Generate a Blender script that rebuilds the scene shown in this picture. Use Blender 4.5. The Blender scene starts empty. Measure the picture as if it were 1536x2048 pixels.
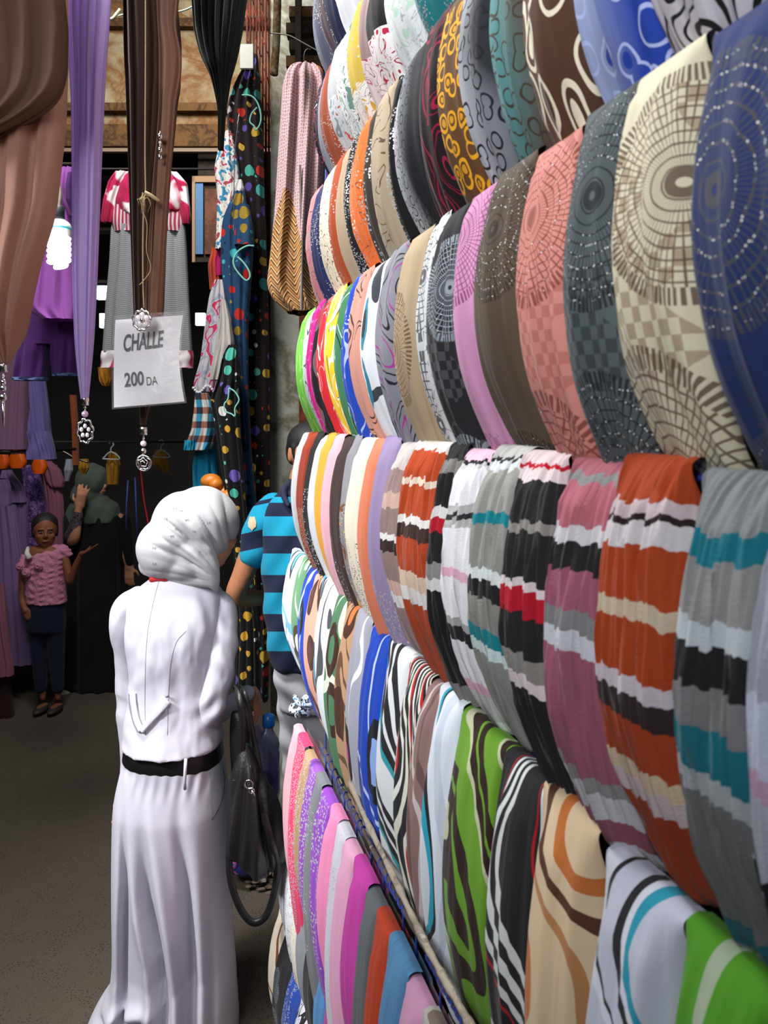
import bpy, bmesh, math, random
import numpy as np
from mathutils import Vector, Matrix, noise as mnoise
random.seed(7)
C = bpy.context.scene.collection
S = bpy.context.scene
# ------------------------------------------------------------------ camera, sky, light, exposure
A = math.radians(15.45)          # the camera looks this far right of the alley's own direction (+Y)
FPX = 1657.0                     # focal length in pixels of the 1536 x 2048 frame
HOR = 838.0
CAM = Vector((0.0, 0.0, 1.76))
FW = Vector((math.sin(A), math.cos(A), 0)); RT = Vector((math.cos(A), -math.sin(A), 0)); UP = Vector((0, 0, 1))
cam = bpy.data.cameras.new('camera'); co = bpy.data.objects.new('camera', cam); C.objects.link(co)
co.location = CAM; co.rotation_euler = (math.pi/2, 0, -A)
cam.sensor_fit = 'AUTO'; cam.sensor_width = 36.0; cam.lens = FPX/2048*36.0; cam.shift_y = -(1024-HOR)/2048
cam.clip_start = 0.02; cam.clip_end = 60
S.camera = co
cam.dof.use_dof = True; cam.dof.focus_distance = 2.2; cam.dof.aperture_fstop = 11
S.view_settings.view_transform = 'Standard'; S.view_settings.look = 'None'
S.view_settings.exposure = 0.0; S.view_settings.gamma = 1.0; S.view_settings.use_curve_mapping = False
W = bpy.data.worlds.new('sky'); S.world = W; W.use_nodes = True
W.node_tree.nodes['Background'].inputs[0].default_value = (0.75, 0.86, 1.0, 1)
W.node_tree.nodes['Background'].inputs[1].default_value = 0.09
def area(name, loc, target, sx, sy, power, col, spread=math.pi):
    l = bpy.data.lights.new(name, 'AREA'); l.shape = 'RECTANGLE'; l.size = sx; l.size_y = sy; l.energy = power; l.color = col; l.spread = spread
    o = bpy.data.objects.new(name, l); C.objects.link(o); o.location = loc
    o.rotation_euler = (Vector(target)-Vector(loc)).to_track_quat('-Z', 'Y').to_euler(); return o
# daylight falling through the open strip of sky above the alley; three added fill lights follow it
area('daylight_gap', (-0.5, 2.0, 3.9), (0.15, 2.0, 1.0), .6, .7, 64, (1.0, 0.985, 0.96), math.radians(125))
area('shop_front_fill', (-0.25, 3.3, 4.4), (0.3, 5.0, 3.3), .8, .8, 46, (1.0, 0.97, 0.92), math.radians(105))  # added fill aimed at the shop front to brighten its header
area('raking_side_fill', (-2.2, 1.0, 3.2), (0.15, 2.25, 1.15), .6, .6, 13, (0.96, 0.98, 1.0), math.radians(48))  # added narrow shaft from the left, raking across the woman and far scarves
area('near_scarf_fill', (-1.0, -0.4, 2.9), (0.3, 1.0, 2.3), .8, .8, 17, (0.97, 0.98, 1.0), math.radians(100))  # added wide fill from behind the camera for the near scarves

# ------------------------------------------------------------------ helpers
def CP(px, py, d):
    return CAM + FW*d + RT*((px-768.0)/FPX*d) + UP*((HOR-py)/FPX*d)
def y_at(px, X):                 # Y of the point of the vertical plane x = X seen in column px
    ang = math.atan((px-768.0)/FPX) + A
    return X/math.tan(ang)
def lin(c):
    if isinstance(c, str):
        c = c.lstrip('#'); c = [int(c[i:i+2], 16)/255 for i in (0, 2, 4)]
    return tuple((x/12.92 if x <= 0.04045 else ((x+0.055)/1.055)**2.4) for x in c[:3]) + (1.0,)

class G:
    """small wrapper round a material's node tree"""
    def __init__(s, name):
        s.m = bpy.data.materials.new(name); s.m.use_nodes = True; s.t = s.m.node_tree
        s.bsdf = s.t.nodes['Principled BSDF']; s.uvn = None
    def new(s, ty): return s.t.nodes.new(ty)
    def put(s, sock, v):
        if v is None: return
        if isinstance(v, bpy.types.NodeSocket): s.t.links.new(v, sock)
        elif isinstance(v, str): sock.default_value = lin(v)
        elif isinstance(v, (tuple, list)) and hasattr(sock.default_value, '__len__'):
            n = len(sock.default_value); v = tuple(v)
            if len(v) > n: v = v[:n]
            if len(v) < n: v = v + (1.0,)*(n-len(v))
            sock.default_value = v
        else: sock.default_value = v
    def M(s, op, a, b=None, c=None, clamp=False):
        n = s.new('ShaderNodeMath'); n.operation = op; n.use_clamp = clamp
        s.put(n.inputs[0], a); s.put(n.inputs[1], b); s.put(n.inputs[2], c); return n.outputs[0]
    def uv(s):
        if s.uvn is None:
            tc = s.new('ShaderNodeTexCoord'); s.uvn = tc.outputs['UV']
            sp = s.new('ShaderNodeSeparateXYZ'); s.t.links.new(s.uvn, sp.inputs[0]); s.u, s.v = sp.outputs[0], sp.outputs[1]
        return s.uvn
    def vec(s, x, y, z=0.0):
        n = s.new('ShaderNodeCombineXYZ'); s.put(n.inputs[0], x); s.put(n.inputs[1], y); s.put(n.inputs[2], z); return n.outputs[0]
    def suv(s, sx, sy, ox=0, oy=0):
        s.uv(); n = s.new('ShaderNodeMapping'); s.put(n.inputs['Vector'], s.uvn)
        n.inputs['Scale'].default_value = (sx, sy, 1); n.inputs['Location'].default_value = (ox, oy, 0); return n.outputs[0]
    def obj(s): return s.new('ShaderNodeTexCoord').outputs['Object']
    def noise(s, vec, scale=1, detail=2, dist=0, out='Fac', rough=0.5):
        n = s.new('ShaderNodeTexNoise'); s.put(n.inputs['Vector'], vec); n.inputs['Scale'].default_value = scale
        n.inputs['Detail'].default_value = detail; n.inputs['Distortion'].default_value = dist; n.inputs['Roughness'].default_value = rough
        return n.outputs[out]
    def voro(s, vec, scale=1, feat='F1', rnd=1.0):
        n = s.new('ShaderNodeTexVoronoi'); n.feature = feat; s.put(n.inputs['Vector'], vec); n.voronoi_dimensions = '2D'
        n.inputs['Scale'].default_value = scale; n.inputs['Randomness'].default_value = rnd; return n
    def ramp(s, fac, stops, interp='CONSTANT'):
        n = s.new('ShaderNodeValToRGB'); n.color_ramp.interpolation = interp; cr = n.color_ramp
        while len(cr.elements) < len(stops): cr.elements.new(1.0)
        for e, (p, c) in zip(cr.elements, stops): e.position = p
        for i, (p, c) in enumerate(stops): cr.elements[i].position = p; cr.elements[i].color = lin(c)
        s.put(n.inputs[0], fac); return n.outputs[0]
    def mix(s, f, a, b, mode='MIX'):
        n = s.new('ShaderNodeMix'); n.data_type = 'RGBA'; n.blend_type = mode
        s.put(n.inputs[0], f); s.put(n.inputs[6], a); s.put(n.inputs[7], b); return n.outputs[2]
    def lt(s, a, b): return s.M('LESS_THAN', a, b)
    def gt(s, a, b): return s.M('GREATER_THAN', a, b)
    def band(s, x, lo, hi): return s.M('MULTIPLY', s.gt(x, lo), s.lt(x, hi))
    def done(s, col, rough=0.85, bump=None, bs=0.3, bd=0.002, sheen=0.06, metal=None, trans=0):
        b = s.bsdf; s.put(b.inputs['Base Color'], col); s.put(b.inputs['Roughness'], rough)
        b.inputs['Specular IOR Level'].default_value = 0.25
        if sheen: b.inputs['Sheen Weight'].default_value = sheen; b.inputs['Sheen Roughness'].default_value = 0.5
        if metal is not None: s.put(b.inputs['Metallic'], metal)
        if bump is not None:
            n = s.new('ShaderNodeBump'); n.inputs['Strength'].default_value = bs; n.inputs['Distance'].default_value = bd
            s.put(n.inputs['Height'], bump); s.t.links.new(n.outputs[0], b.inputs['Normal'])
        if trans:
            tr = s.new('ShaderNodeBsdfTranslucent'); s.put(tr.inputs[0], col); mx = s.new('ShaderNodeMixShader'); mx.inputs[0].default_value = trans
            out = s.t.nodes['Material Output']; s.t.links.new(b.outputs[0], mx.inputs[1]); s.t.links.new(tr.outputs[0], mx.inputs[2]); s.t.links.new(mx.outputs[0], out.inputs[0])
        return s.m
    # ---- cloth patterns; uv is in metres: u across, v down from the top
    def weave(s):
        a = s.noise(s.suv(700, 500), 1, 2); b = s.noise(s.suv(42, 2.6), 1, 3, .4); c = s.noise(s.suv(150, 14), 1, 2)
        r = s.M('ABSOLUTE', s.M('SUBTRACT', b, .5))
        return s.M('ADD', s.M('ADD', s.M('MULTIPLY', a, 0.10), s.M('MULTIPLY', c, .35)), s.M('MULTIPLY', r, 3.0))
    def contour(s, pal, scale, k, ox, stretch=0.55, dist=0.6):
        n = s.noise(s.suv(scale, scale*stretch, ox, ox*1.7), 1, 0.6, dist)
        f = s.M('FRACT', s.M('MULTIPLY', n, k))
        return s.ramp(f, pal)
    def rings(s, bg, line, scale, ox, r0=0.30, r1=0.40, stretch=0.6, inner=None):
        wv = s.noise(s.suv(scale*.5, scale*.5, ox), 1, 1, 0, 'Color')
        base = s.suv(scale, scale*stretch, ox, ox)
        n = s.new('ShaderNodeVectorMath'); n.operation = 'MULTIPLY_ADD'; s.put(n.inputs[0], wv); n.inputs[1].default_value = (.5, .5, 0); s.put(n.inputs[2], base)
        v = s.voro(n.outputs[0], 1, rnd=.8); d = v.outputs['Distance']
        c = s.mix(s.band(d, r0, r1), bg, line)
        if inner is not None: c = s.mix(s.M('MULTIPLY', s.lt(d, r0*.62), s.gt(v.outputs['Color'], .45)), c, inner)
        return c
    def disc(s, col, line, cu, cv, R, spokes=44, nr=7, asp=1.0, gl='#f0f0f0', glit=0.35):
        s.uv(); x = s.M('DIVIDE', s.M('SUBTRACT', s.u, cu), R*asp); y = s.M('DIVIDE', s.M('SUBTRACT', s.v, cv), R)
        r = s.M('SQRT', s.M('ADD', s.M('MULTIPLY', x, x), s.M('MULTIPLY', y, y)))
        th = s.M('ARCTAN2', y, x)
        wob = s.M('MULTIPLY', s.noise(s.suv(30, 30), 1, 1), .5)
        sp = s.gt(s.M('ABSOLUTE', s.M('SUBTRACT', s.M('FRACT', s.M('MULTIPLY', th, spokes/6.2832)), .5)), .385)
        ri = s.gt(s.M('ABSOLUTE', s.M('SUBTRACT', s.M('FRACT', s.M('MULTIPLY', s.M('ADD', r, s.M('MULTIPLY', wob, .2)), nr)), .5)), .41)
        ln = s.M('MAXIMUM', sp, ri)
        inside = s.band(r, .1, 1.0)
        rim = s.M('MULTIPLY', s.band(r, 1.0, 1.17), s.gt(s.M('ABSOLUTE', s.M('SUBTRACT', s.M('FRACT', s.M('MULTIPLY', th, spokes*1.6/6.2832)), .5)), .22))
        core = s.band(r, .05, .15)
        m = s.M('MAXIMUM', s.M('MAXIMUM', s.M('MULTIPLY', ln, inside), rim), core)
        c = s.mix(s.M('MULTIPLY', m, .85), col, line)
        if glit:
            v = s.voro(s.suv(620, 420), 1); g = s.M('MULTIPLY', s.M('MULTIPLY', s.lt(v.outputs['Distance'], .28), s.gt(v.outputs['Color'], 1-glit*.6)), s.M('MULTIPLY', s.band(r, .3, 1.1), ri))
            c = s.mix(g, c, gl)
        return c
    def checks(s, col, line, sc=90, v0=0, v1=1, ox=0, amt=.6):
        n = s.new('ShaderNodeTexChecker'); s.put(n.inputs['Vector'], s.suv(sc*1.7, sc*1.15, ox)); n.inputs['Scale'].default_value = 1
        k = s.M('MULTIPLY', n.outputs['Fac'], s.gt(s.noise(s.suv(9, 9, ox), 1, 1), .47))
        return s.mix(s.M('MULTIPLY', s.M('MULTIPLY', k, s.band(s.v, v0, v1)), amt), col, line)
    def glitter(s, col, c='#f4f4f4', sc=230, dens=.5, v0=0.0, v1=9, mscale=14, cut=.5, size=.3):
        v = s.voro(s.suv(sc, sc*.8), 1); g = s.M('MULTIPLY', s.lt(v.outputs['Distance'], size), s.gt(v.outputs['Color'], 1-dens))
        g = s.M('MULTIPLY', g, s.band(s.v, v0, v1))
        if cut > 0: g = s.M('MULTIPLY', g, s.gt(s.noise(s.suv(mscale, mscale*.6, 3), 1, 1), cut))
        s.gl = g if not hasattr(s, 'gl') else s.M('MAXIMUM', s.gl, g)
        return s.mix(g, col, c)
    def dots(s, bg, pal, scale, r=.42, ox=0, stretch=.8):
        v = s.voro(s.suv(scale, scale*stretch, ox, ox), 1, rnd=.75); sp = s.new('ShaderNodeSeparateColor'); s.put(sp.inputs[0], v.outputs['Color'])
        rad = s.M('MULTIPLY', s.M('POWER', sp.outputs[1], .7), r)
        return s.mix(s.lt(v.outputs['Distance'], rad), bg, s.ramp(sp.outputs[0], pal))
    def bands(s, stops, L, jag=.026, jf=70):
        s.uv(); n = s.noise(s.suv(jf, 5), 1, 3, 0); f = s.M('DIVIDE', s.M('ADD', s.v, s.M('MULTIPLY', s.M('SUBTRACT', n, .5), jag)), L)
        return s.ramp(f, stops)
    def waves(s, pal, sx, sy, dist, ox, k=1.0):
        """flowing parallel bands"""
        n = s.noise(s.suv(6, 4.5, ox, ox), 1, .5, .3); s.uv()
        f = s.M('ADD', s.M('ADD', s.M('MULTIPLY', s.u, sx), s.M('MULTIPLY', s.v, sy)), s.M('MULTIPLY', n, dist))
        return s.ramp(s.M('FRACT', f), pal)

def set_props(o, label=None, cat=None, group=None, kind=None):
    if label: o['label'] = label
    if cat: o['category'] = cat
    if group: o['group'] = group
    if kind: o['kind'] = kind
    return o
def thing(name, label, cat, base, group=None):
    o = bpy.data.objects.new(name, None); o.empty_display_size = .05; C.objects.link(o); o.location = base
    return set_props(o, label, cat, group)
def wbase(p):
    v = Vector((0, 0, 0))
    while p is not None: v = v + p.location; p = p.parent
    return v
def mesh_obj(name, vs, fs, m, parent=None, uvs=None, smooth=True, base=None):
    b = wbase(parent) if parent is not None else (Vector(base) if base is not None else Vector((0, 0, 0)))
    me = bpy.data.meshes.new(name)
    me.from_pydata([(v[0]-b[0], v[1]-b[1], v[2]-b[2]) for v in vs], [], fs)
    if uvs is not None:
        l = me.uv_layers.new(name='UVMap'); idx = np.empty(len(me.loops), dtype=np.int32); me.loops.foreach_get('vertex_index', idx)
        l.data.foreach_set('uv', np.asarray(uvs, dtype=np.float32)[idx].ravel())
    if smooth: me.polygons.foreach_set('use_smooth', [True]*len(me.polygons))
    if m: me.materials.append(m)
    me.update()
    o = bpy.data.objects.new(name, me); C.objects.link(o)
    if parent is not None: o.parent = parent
    else: o.location = b
    return o
def grid_faces(nr, nc, wrap=False, off=0):
    fs = []
    for i in range(nr-1):
        for j in range(nc if wrap else nc-1):
            k = (j+1) % nc
            fs.append((off+i*nc+j, off+i*nc+k, off+(i+1)*nc+k, off+(i+1)*nc+j))
    return fs
def struct(name, vs, fs, m, smooth=False):
    o = mesh_obj(name, vs, fs, m, smooth=smooth); o['kind'] = 'structure'; return o
def box_vf(x0, x1, y0, y1, z0, z1):
    vs = [(x, y, z) for z in (z0, z1) for y in (y0, y1) for x in (x0, x1)]
    fs = [(0, 2, 3, 1), (4, 5, 7, 6), (0, 1, 5, 4), (2, 6, 7, 3), (0, 4, 6, 2), (1, 3, 7, 5)]
    return vs, fs
def cam_box(px0, px1, py0, py1, d, th):
    """a box whose front face fills the given pixels at depth d, square to the camera direction"""
    vs = []
    for dd in (0, th):
        for (x, y) in ((px0, py0), (px1, py0), (px1, py1), (px0, py1)):
            vs.append(CP(x, y, d) + FW*dd)
    fs = [(0, 1, 2, 3), (7, 6, 5, 4), (0, 4, 5, 1), (1, 5, 6, 2), (2, 6, 7, 3), (3, 7, 4, 0)]
    return vs, fs
class MB:
    def __init__(s): s.v = []; s.f = []; s.uv = []
    def add(s, vs, fs, uv=None):
        o = len(s.v); s.v += [tuple(v) for v in vs]; s.f += [tuple(i+o for i in f) for f in fs]
        s.uv += uv if uv is not None else [(0, 0)]*len(vs); return s
    def tube(s, pts, r, n=8, caps=True):
        pts = [Vector(p) for p in pts]; m = len(pts); rs = r if isinstance(r, (list, tuple)) else [r]*m
        ref = None; vs = []; uv = []; L = 0
        for i, p in enumerate(pts):
            t = (pts[min(i+1, m-1)]-pts[max(i-1, 0)])
            if t.length < 1e-9: t = Vector((0, 0, 1))
            t.normalize()
            if ref is None: ref = t.orthogonal().normalized()
            ref = (ref - t*ref.dot(t)); ref = ref.normalized() if ref.length > 1e-6 else t.orthogonal().normalized()
            b = t.cross(ref)
            if i: L += (pts[i]-pts[i-1]).length
            for j in range(n):
                a = 2*math.pi*j/n; vs.append(p + (ref*math.cos(a)+b*math.sin(a))*rs[i]); uv.append((j/n*2*math.pi*rs[i], L))
        fs = grid_faces(m, n, True)
        if caps: fs.append(tuple(reversed(range(n)))); fs.append(tuple(range((m-1)*n, m*n)))
        return s.add(vs, fs, uv)
    def ell(s, c, rx, ry=None, rz=None, n=16, m=10, axes=None):
        ry = rx if ry is None else ry; rz = rx if rz is None else rz; c = Vector(c)
        X, Y, Z = axes if axes else (Vector((1, 0, 0)), Vector((0, 1, 0)), Vector((0, 0, 1)))
        vs = []; uv = []
        for i in range(m+1):
            ph = math.pi*i/m
            for j in range(n):
                a = 2*math.pi*j/n
                vs.append(c + X*(rx*math.sin(ph)*math.cos(a)) + Y*(ry*math.sin(ph)*math.sin(a)) + Z*(rz*math.cos(ph))); uv.append((j/n*6.28*rx, i/m*3.14*rz))
        return s.add(vs, [tuple(reversed(f)) for f in grid_faces(m+1, n, True)], uv)
    def box(s, c, hx, hy, hz, axes=None):
        X, Y, Z = axes if axes else (Vector((1, 0, 0)), Vector((0, 1, 0)), Vector((0, 0, 1))); c = Vector(c)
        vs = [c + X*(hx*a) + Y*(hy*b) + Z*(hz*d) for d in (-1, 1) for b in (-1, 1) for a in (-1, 1)]
        return s.add(vs, [(0, 2, 3, 1), (4, 5, 7, 6), (0, 1, 5, 4), (2, 6, 7, 3), (0, 4, 6, 2), (1, 3, 7, 5)])
    def ring(s, c, R, r, ax, up, n=20, m=8, sx=1.0):
        ax = Vector(ax); up = Vector(up); pts = [Vector(c)+ax*(math.cos(t)*R*sx)+up*(math.sin(t)*R) for t in [2*math.pi*i/n for i in range(n+1)]]
        return s.tube(pts, r, m, False)
    def build(s, name, m, parent=None, base=None, smooth=True):
        return mesh_obj(name, s.v, s.f, m, parent, s.uv, smooth, base)
CAX = (RT, FW, UP)
def remesh(mb, voxel, smooth=6, factor=.5):
    """fuse overlapping shapes of an MB into one skin; returns numpy verts, normals and faces"""
    me = bpy.data.meshes.new('tmp'); me.from_pydata(mb.v, [], mb.f); me.update()
    o = bpy.data.objects.new('tmp', me); C.objects.link(o)
    r = o.modifiers.new('r', 'REMESH'); r.mode = 'VOXEL'; r.voxel_size = voxel
    if smooth:
        k = o.modifiers.new('s', 'SMOOTH'); k.iterations = smooth; k.factor = factor
    dg = bpy.context.evaluated_depsgraph_get(); dg.update()
    e = o.evaluated_get(dg); m2 = bpy.data.meshes.new_from_object(e)
    n = len(m2.vertices); v = np.empty(n*3); m2.vertices.foreach_get('co', v); v = v.reshape(-1, 3)
    nn = np.empty(n*3); m2.vertices.foreach_get('normal', nn); nn = nn.reshape(-1, 3)
    fs = [tuple(p.vertices) for p in m2.polygons]
    bpy.data.objects.remove(o); bpy.data.meshes.remove(me); bpy.data.meshes.remove(m2)
    return v, nn, fs
def to_px(v):
    """columns px, py, depth for numpy world points"""
    q = v - np.array(CAM); d = q @ np.array(FW); x = q @ np.array(RT); z = q[:, 2]
    return 768+FPX*x/d, HOR-FPX*z/d, d
def cat(pts, n):
    """Catmull-Rom through 2-D/3-D points, n samples"""
    P = np.array(pts, float); P = np.vstack([2*P[0]-P[1], P, 2*P[-1]-P[-2]]); m = len(P)-3; out = []
    for i in range(n):
        t = i/(n-1)*m; k = min(int(t), m-1); u = t-k; a, b, c, d = P[k:k+4]
        out.append(.5*((2*b)+(-a+c)*u+(2*a-5*b+4*c-d)*u*u+(-a+3*b-3*c+d)*u**3))
    return np.array(out)
def interp_rows(rows, n):
    R = np.array(rows, float); R = R[np.argsort(R[:, 0])]; t = np.linspace(R[0, 0], R[-1, 0], n)
    return np.stack([t] + [np.interp(t, R[:, 0], R[:, k]) for k in range(1, R.shape[1])], 1)
def garment_vf(rows, d, thick=.04, folds=5, amp=.008, nr=40, nc=64, seed=0, fold_grow=0.0, dslope=0.0, close=False):
    """a hanging cloth body: rows (py, px_left, px_right); elliptical section with running folds"""
    rnd = random.Random(seed); R = interp_rows(rows, nr)
    # soften the corner points of the outline
    for _ in range(2):
        R[1:-1, 1:] = (R[:-2, 1:]+2*R[1:-1, 1:]+R[2:, 1:])/4
    ph = [rnd.uniform(0, 6.28) for _ in range(4)]
    vs = []; uv = []; s0 = None
    for i, (py, a, b) in enumerate(R):
        t = i/(nr-1); cx = (a+b)/2; w = (b-a)/2; dd = d + dslope*t
        ww = w/FPX*dd; th = min(thick, ww*1.1)
        for j in range(nc):
            u = 2*math.pi*j/nc
            c, s = math.cos(u), math.sin(u); sx = math.copysign(abs(c)**.8, c); sy = math.copysign(abs(s)**.7, s)
            A_ = amp*(1+fold_grow*t)*(1 if close is False else 1)
            A_ = min(A_, ww*.28)
            f = A_*(math.sin(folds*sx*math.pi + ph[0] + 1.3*math.sin(2.1*t+ph[1])) + .5*math.sin(folds*1.9*sx*math.pi + ph[2] + 1.1*t*2))*(.35+.65*abs(s))
            f2 = .25*A_*math.sin(7*t+ph[3]+3*sx)
            p = CP(cx + w*sx, py, dd) - FW*(th*sy) - FW*((f+f2)*(1 if s > 0 else -1))
            vs.append(p); uv.append((sx*ww + (0 if s > 0 else .5), t*(R[-1, 0]-R[0, 0])/FPX*d))
    return vs, grid_faces(nr, nc, True), uv
def px_tube(mb, pts, d, rpx, n=8):
    """tube through pixels (px, py[, extra depth]) at depth d, radius in pixels"""
    rr = list(rpx) if isinstance(rpx, (list, tuple)) else [rpx]*len(pts)
    q = [(p[0], p[1], p[2] if len(p) > 2 else 0, r) for p, r in zip(pts, rr)]
    if len(q) > 3: q = cat(q, 7*len(q))
    P = [CP(p[0], p[1], d+p[2]) for p in q]; rr = [float(p[3]) for p in q]
    mb.tube(P, [r/FPX*d for r in rr], n); return mb
def plainmat(name, c, rough=.6, bump=0, metal=0, spec=.5, bscale=60, emis=None, var=0.0):
    g = G(name); col = lin(c) if isinstance(c, str) else c
    if var: 
        n = g.noise(g.obj(), bscale*.3, 3); col = g.mix(g.M('MULTIPLY', n, var), col, (0, 0, 0, 1))
    g.done(col, rough, g.noise(g.obj(), bscale, 4) if bump else None, bump, .004, sheen=0, metal=metal)
    g.bsdf.inputs['Specular IOR Level'].default_value = spec
    if emis: g.bsdf.inputs['Emission Color'].default_value = lin(emis[0]); g.bsdf.inputs['Emission Strength'].default_value = emis[1]
    return g.m
SILVER = plainmat('polished_silver', '#d8d8d6', .18, metal=1)
CRYSTAL = plainmat('crystal_glass', '#f2e9ee', .05, spec=1)
BLUECORD = plainmat('blue_cord', '#23389a', .7, .3, bscale=400)
# ------------------------------------------------------------------ ground, walls, roofs
g = G('asphalt'); ob = g.obj()
n1 = g.noise(ob, 2.2, 4); n2 = g.noise(ob, 190, 3); v = g.voro(ob, 70); pits = g.lt(v.outputs['Distance'], .17); n3 = g.noise(ob, 14, 3)
col = g.mix(n2, '#352e27', '#6d6256'); col = g.mix(g.M('MULTIPLY', n1, .5), col, '#3b3630')
col = g.mix(g.M('MULTIPLY', g.M('MULTIPLY', pits, g.gt(n3, .52)), .8), col, '#242220')
ASPH = g.done(col, .85, g.M('SUBTRACT', n2, pits), .6, .006, sheen=0)
struct('floor', *box_vf(-4.5, 3.5, -3, 10, -.1, 0), ASPH)
def rustwall(name, c1, c2, c3, sc=2.2):
    g = G(name); ob = g.obj(); n = g.noise(ob, sc, 6, .4, rough=.65); n2 = g.noise(ob, sc*9, 4)
    col = g.ramp(n, [(.25, c1), (.45, c2), (.52, c3), (.6, c2), (.8, c1)], 'LINEAR'); col = g.mix(g.M('MULTIPLY', n2, .5), col, '#3a342c')
    return g.done(col, .9, n2, .4, .006, sheen=0)
CONC = rustwall('stained_concrete', '#b5a88a', '#9c8c6c', '#7d5028')
PIL = rustwall('pillar_plaster', '#cfd0c2', '#b9baac', '#7f7c68', 3)
RUSTB = rustwall('rusty_beam', '#5a3a1e', '#6b4a26', '#3a2412', 6)
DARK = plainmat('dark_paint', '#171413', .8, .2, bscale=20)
WOODD = rustwall('dark_wood', '#3c2c20', '#2a1f18', '#1d1510', 9)
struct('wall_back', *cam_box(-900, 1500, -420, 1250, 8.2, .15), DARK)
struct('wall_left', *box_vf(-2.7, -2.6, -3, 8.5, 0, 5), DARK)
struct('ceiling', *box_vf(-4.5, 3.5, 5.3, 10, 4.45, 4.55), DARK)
struct('wall_front', *cam_box(-350, 566, -110, 262, 5.3, .16), CONC)
# beams of the shop front
struct('trim_1', *cam_box(-350, 566, 248, 292, 5.22, .09), RUSTB)
struct('trim_2', *cam_box(-350, 566, 205, 221, 5.24, .06), RUSTB)
struct('trim_3', *cam_box(-350, 566, 296, 303, 5.2, .04), plainmat('light_batten', '#7d6a58', .8))
struct('trim_4', *cam_box(-350, 566, 35, 52, 5.24, .06), RUSTB)
# shelf boards inside the dark shop
for k, (a, b, c, d_) in enumerate([(-60, 440, 345, 352), (120, 330, 455, 461), (120, 330, 560, 566)]):
    struct('trim_%d' % (5+k), *cam_box(a, b, c, d_, 5.9, .12), WOODD)
# cabinet behind the hanging tunic
struct('trim_8', *cam_box(396, 440, 262, 356, 5.3, .1), WOODD)
o = thing('cabinet', 'brown wooden cabinet with a blue edge high on the back wall', 'cabinet', CP(418, 522, 5.0))
mb = MB().add(*cam_box(384, 456, 352, 524, 5.05, .25)); mb.build('body', WOODD, o, smooth=False)
MB().add(*cam_box(388, 406, 366, 508, 5.03, .02)).build('blue_panel', plainmat('blue_paint', '#2f5f8c', .6, .1), o, smooth=False)
MB().add(*cam_box(410, 452, 378, 508, 5.03, .02)).build('door', rustwall('cabinet_door', '#7a4a38', '#6b4030', '#4d2c20', 5), o, smooth=False)
MB().add(*cam_box(384, 390, 352, 524, 5.02, .03)).add(*cam_box(384, 456, 352, 364, 5.02, .03)).build('frame', plainmat('pale_frame', '#8a6a4a', .7), o, smooth=False)
# concrete pillar at the end of the rack
struct('wall_corner', *cam_box(541, 700, -60, HOR+FPX*CAM.z/3.72, 3.72, .5), PIL)
# slatted shop front above the pillar and the pipe
o = thing('slatted_shelf', 'weathered brown slatted boards above the pillar behind the scarves', 'shelf', CP(610, 150, 3.5))
for k in range(7):
    y0 = 12+k*33; MB().add(*cam_box(572 if k % 2 else 578, 720, y0, y0+21, 3.48, .07)).build('slat', WOODD if k % 3 else RUSTB, o, smooth=False)
MB().add(*cam_box(590, 602, -20, 262, 3.42, .04)).build('upright', WOODD, o, smooth=False)
set_props(px_tube(MB(), [(556, -60), (554, 40), (552, 90), (548, 150)], 3.4, 8).build('conduit_pipe', rustwall('rusty_pipe', '#a89c84', '#8c7a5c', '#6b3f20', 14), None, CP(556, 0, 3.4)), 'rusty pale pipe running down beside the red grille', 'pipe')
set_props(px_tube(MB(), [(540, 66), (575, 70), (600, 82), (625, 96), (645, 106)], 2.9, 1.6).build('wire', plainmat('steel_wire', '#77756c', .4, metal=1), None, CP(540, 66, 2.9)), 'twisted steel wire the patterned blouse hangs from', 'wire')
# red folding grille pulled open
RED = rustwall('red_grille_paint', '#8c3322', '#74281c', '#4a2018', 10)
o = thing('folding_grille', 'rusty red folding metal grille pushed together beside the polka dot dresses', 'grille', CP(520, 860, 3.70))
for k in range(8):
    x = 492+k*6.2; MB().add(*cam_box(x, x+3.6, -60, 850-k*4, 3.70+.012*(k % 2), .02)).build('upright_bar', RED, o, smooth=False)
mb = MB()
for k in range(17):
    for q in range(3): px_tube(mb, [(494+q*15, -30+k*52), (508+q*15, 10+k*52)], 3.69, .9, 5); 
mb.build('lattice', RED, o)
o = MB().add(*cam_box(598, 640, 560, 900, 3.5, .03)).build('red_door_leaf', RED, None, CP(615, 900, 3.5), smooth=False)
set_props(o, 'narrow strip of red painted metal door beside the pillar', 'door')
# ventilation wires across the top
set_props(px_tube(MB(), [(205, 30), (222, 38), (236, 24), (240, 18)], 3.6, 3).build('bent_cable', plainmat('pale_cable', '#a8a890', .6), None, CP(222, 38, 3.6)), 'bent end of pale cable sticking out between the hanging scarves', 'cable')
set_props(px_tube(MB(), [(236, 32), (262, 27), (300, 34), (345, 26), (375, 18), (402, 2), (420, -12)], 3.6, 1.8).build('hanging_cable', plainmat('green_cable', '#7f9080', .6), None, CP(300, 34, 3.6)), 'thin greenish cable strung across the top behind the scarves', 'cable')
# window highlights at the back of the shop, set as glowing panes
LGT = plainmat('daylight_pane', '#ffffff', .5, emis=('#f4ffff', 7))
for k, (a, b, c, d_) in enumerate([(193, 217, 569, 598), (199, 209, 627, 655), (391, 409, 626, 650)]):
    o = MB().add(*cam_box(a, b, c, d_, 7.0, .05)).build('lit_window_pane', LGT, None, CP((a+b)/2, (c+d_)/2, 7.0), smooth=False)
    set_props(o, ['small bright lamp panel beside the lilac scarf in the dark shop', 'faint lower strip of light under the bright lamp panel', 'small square lamp glowing left of the fringed garment'][k], 'lamp', None)
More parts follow.
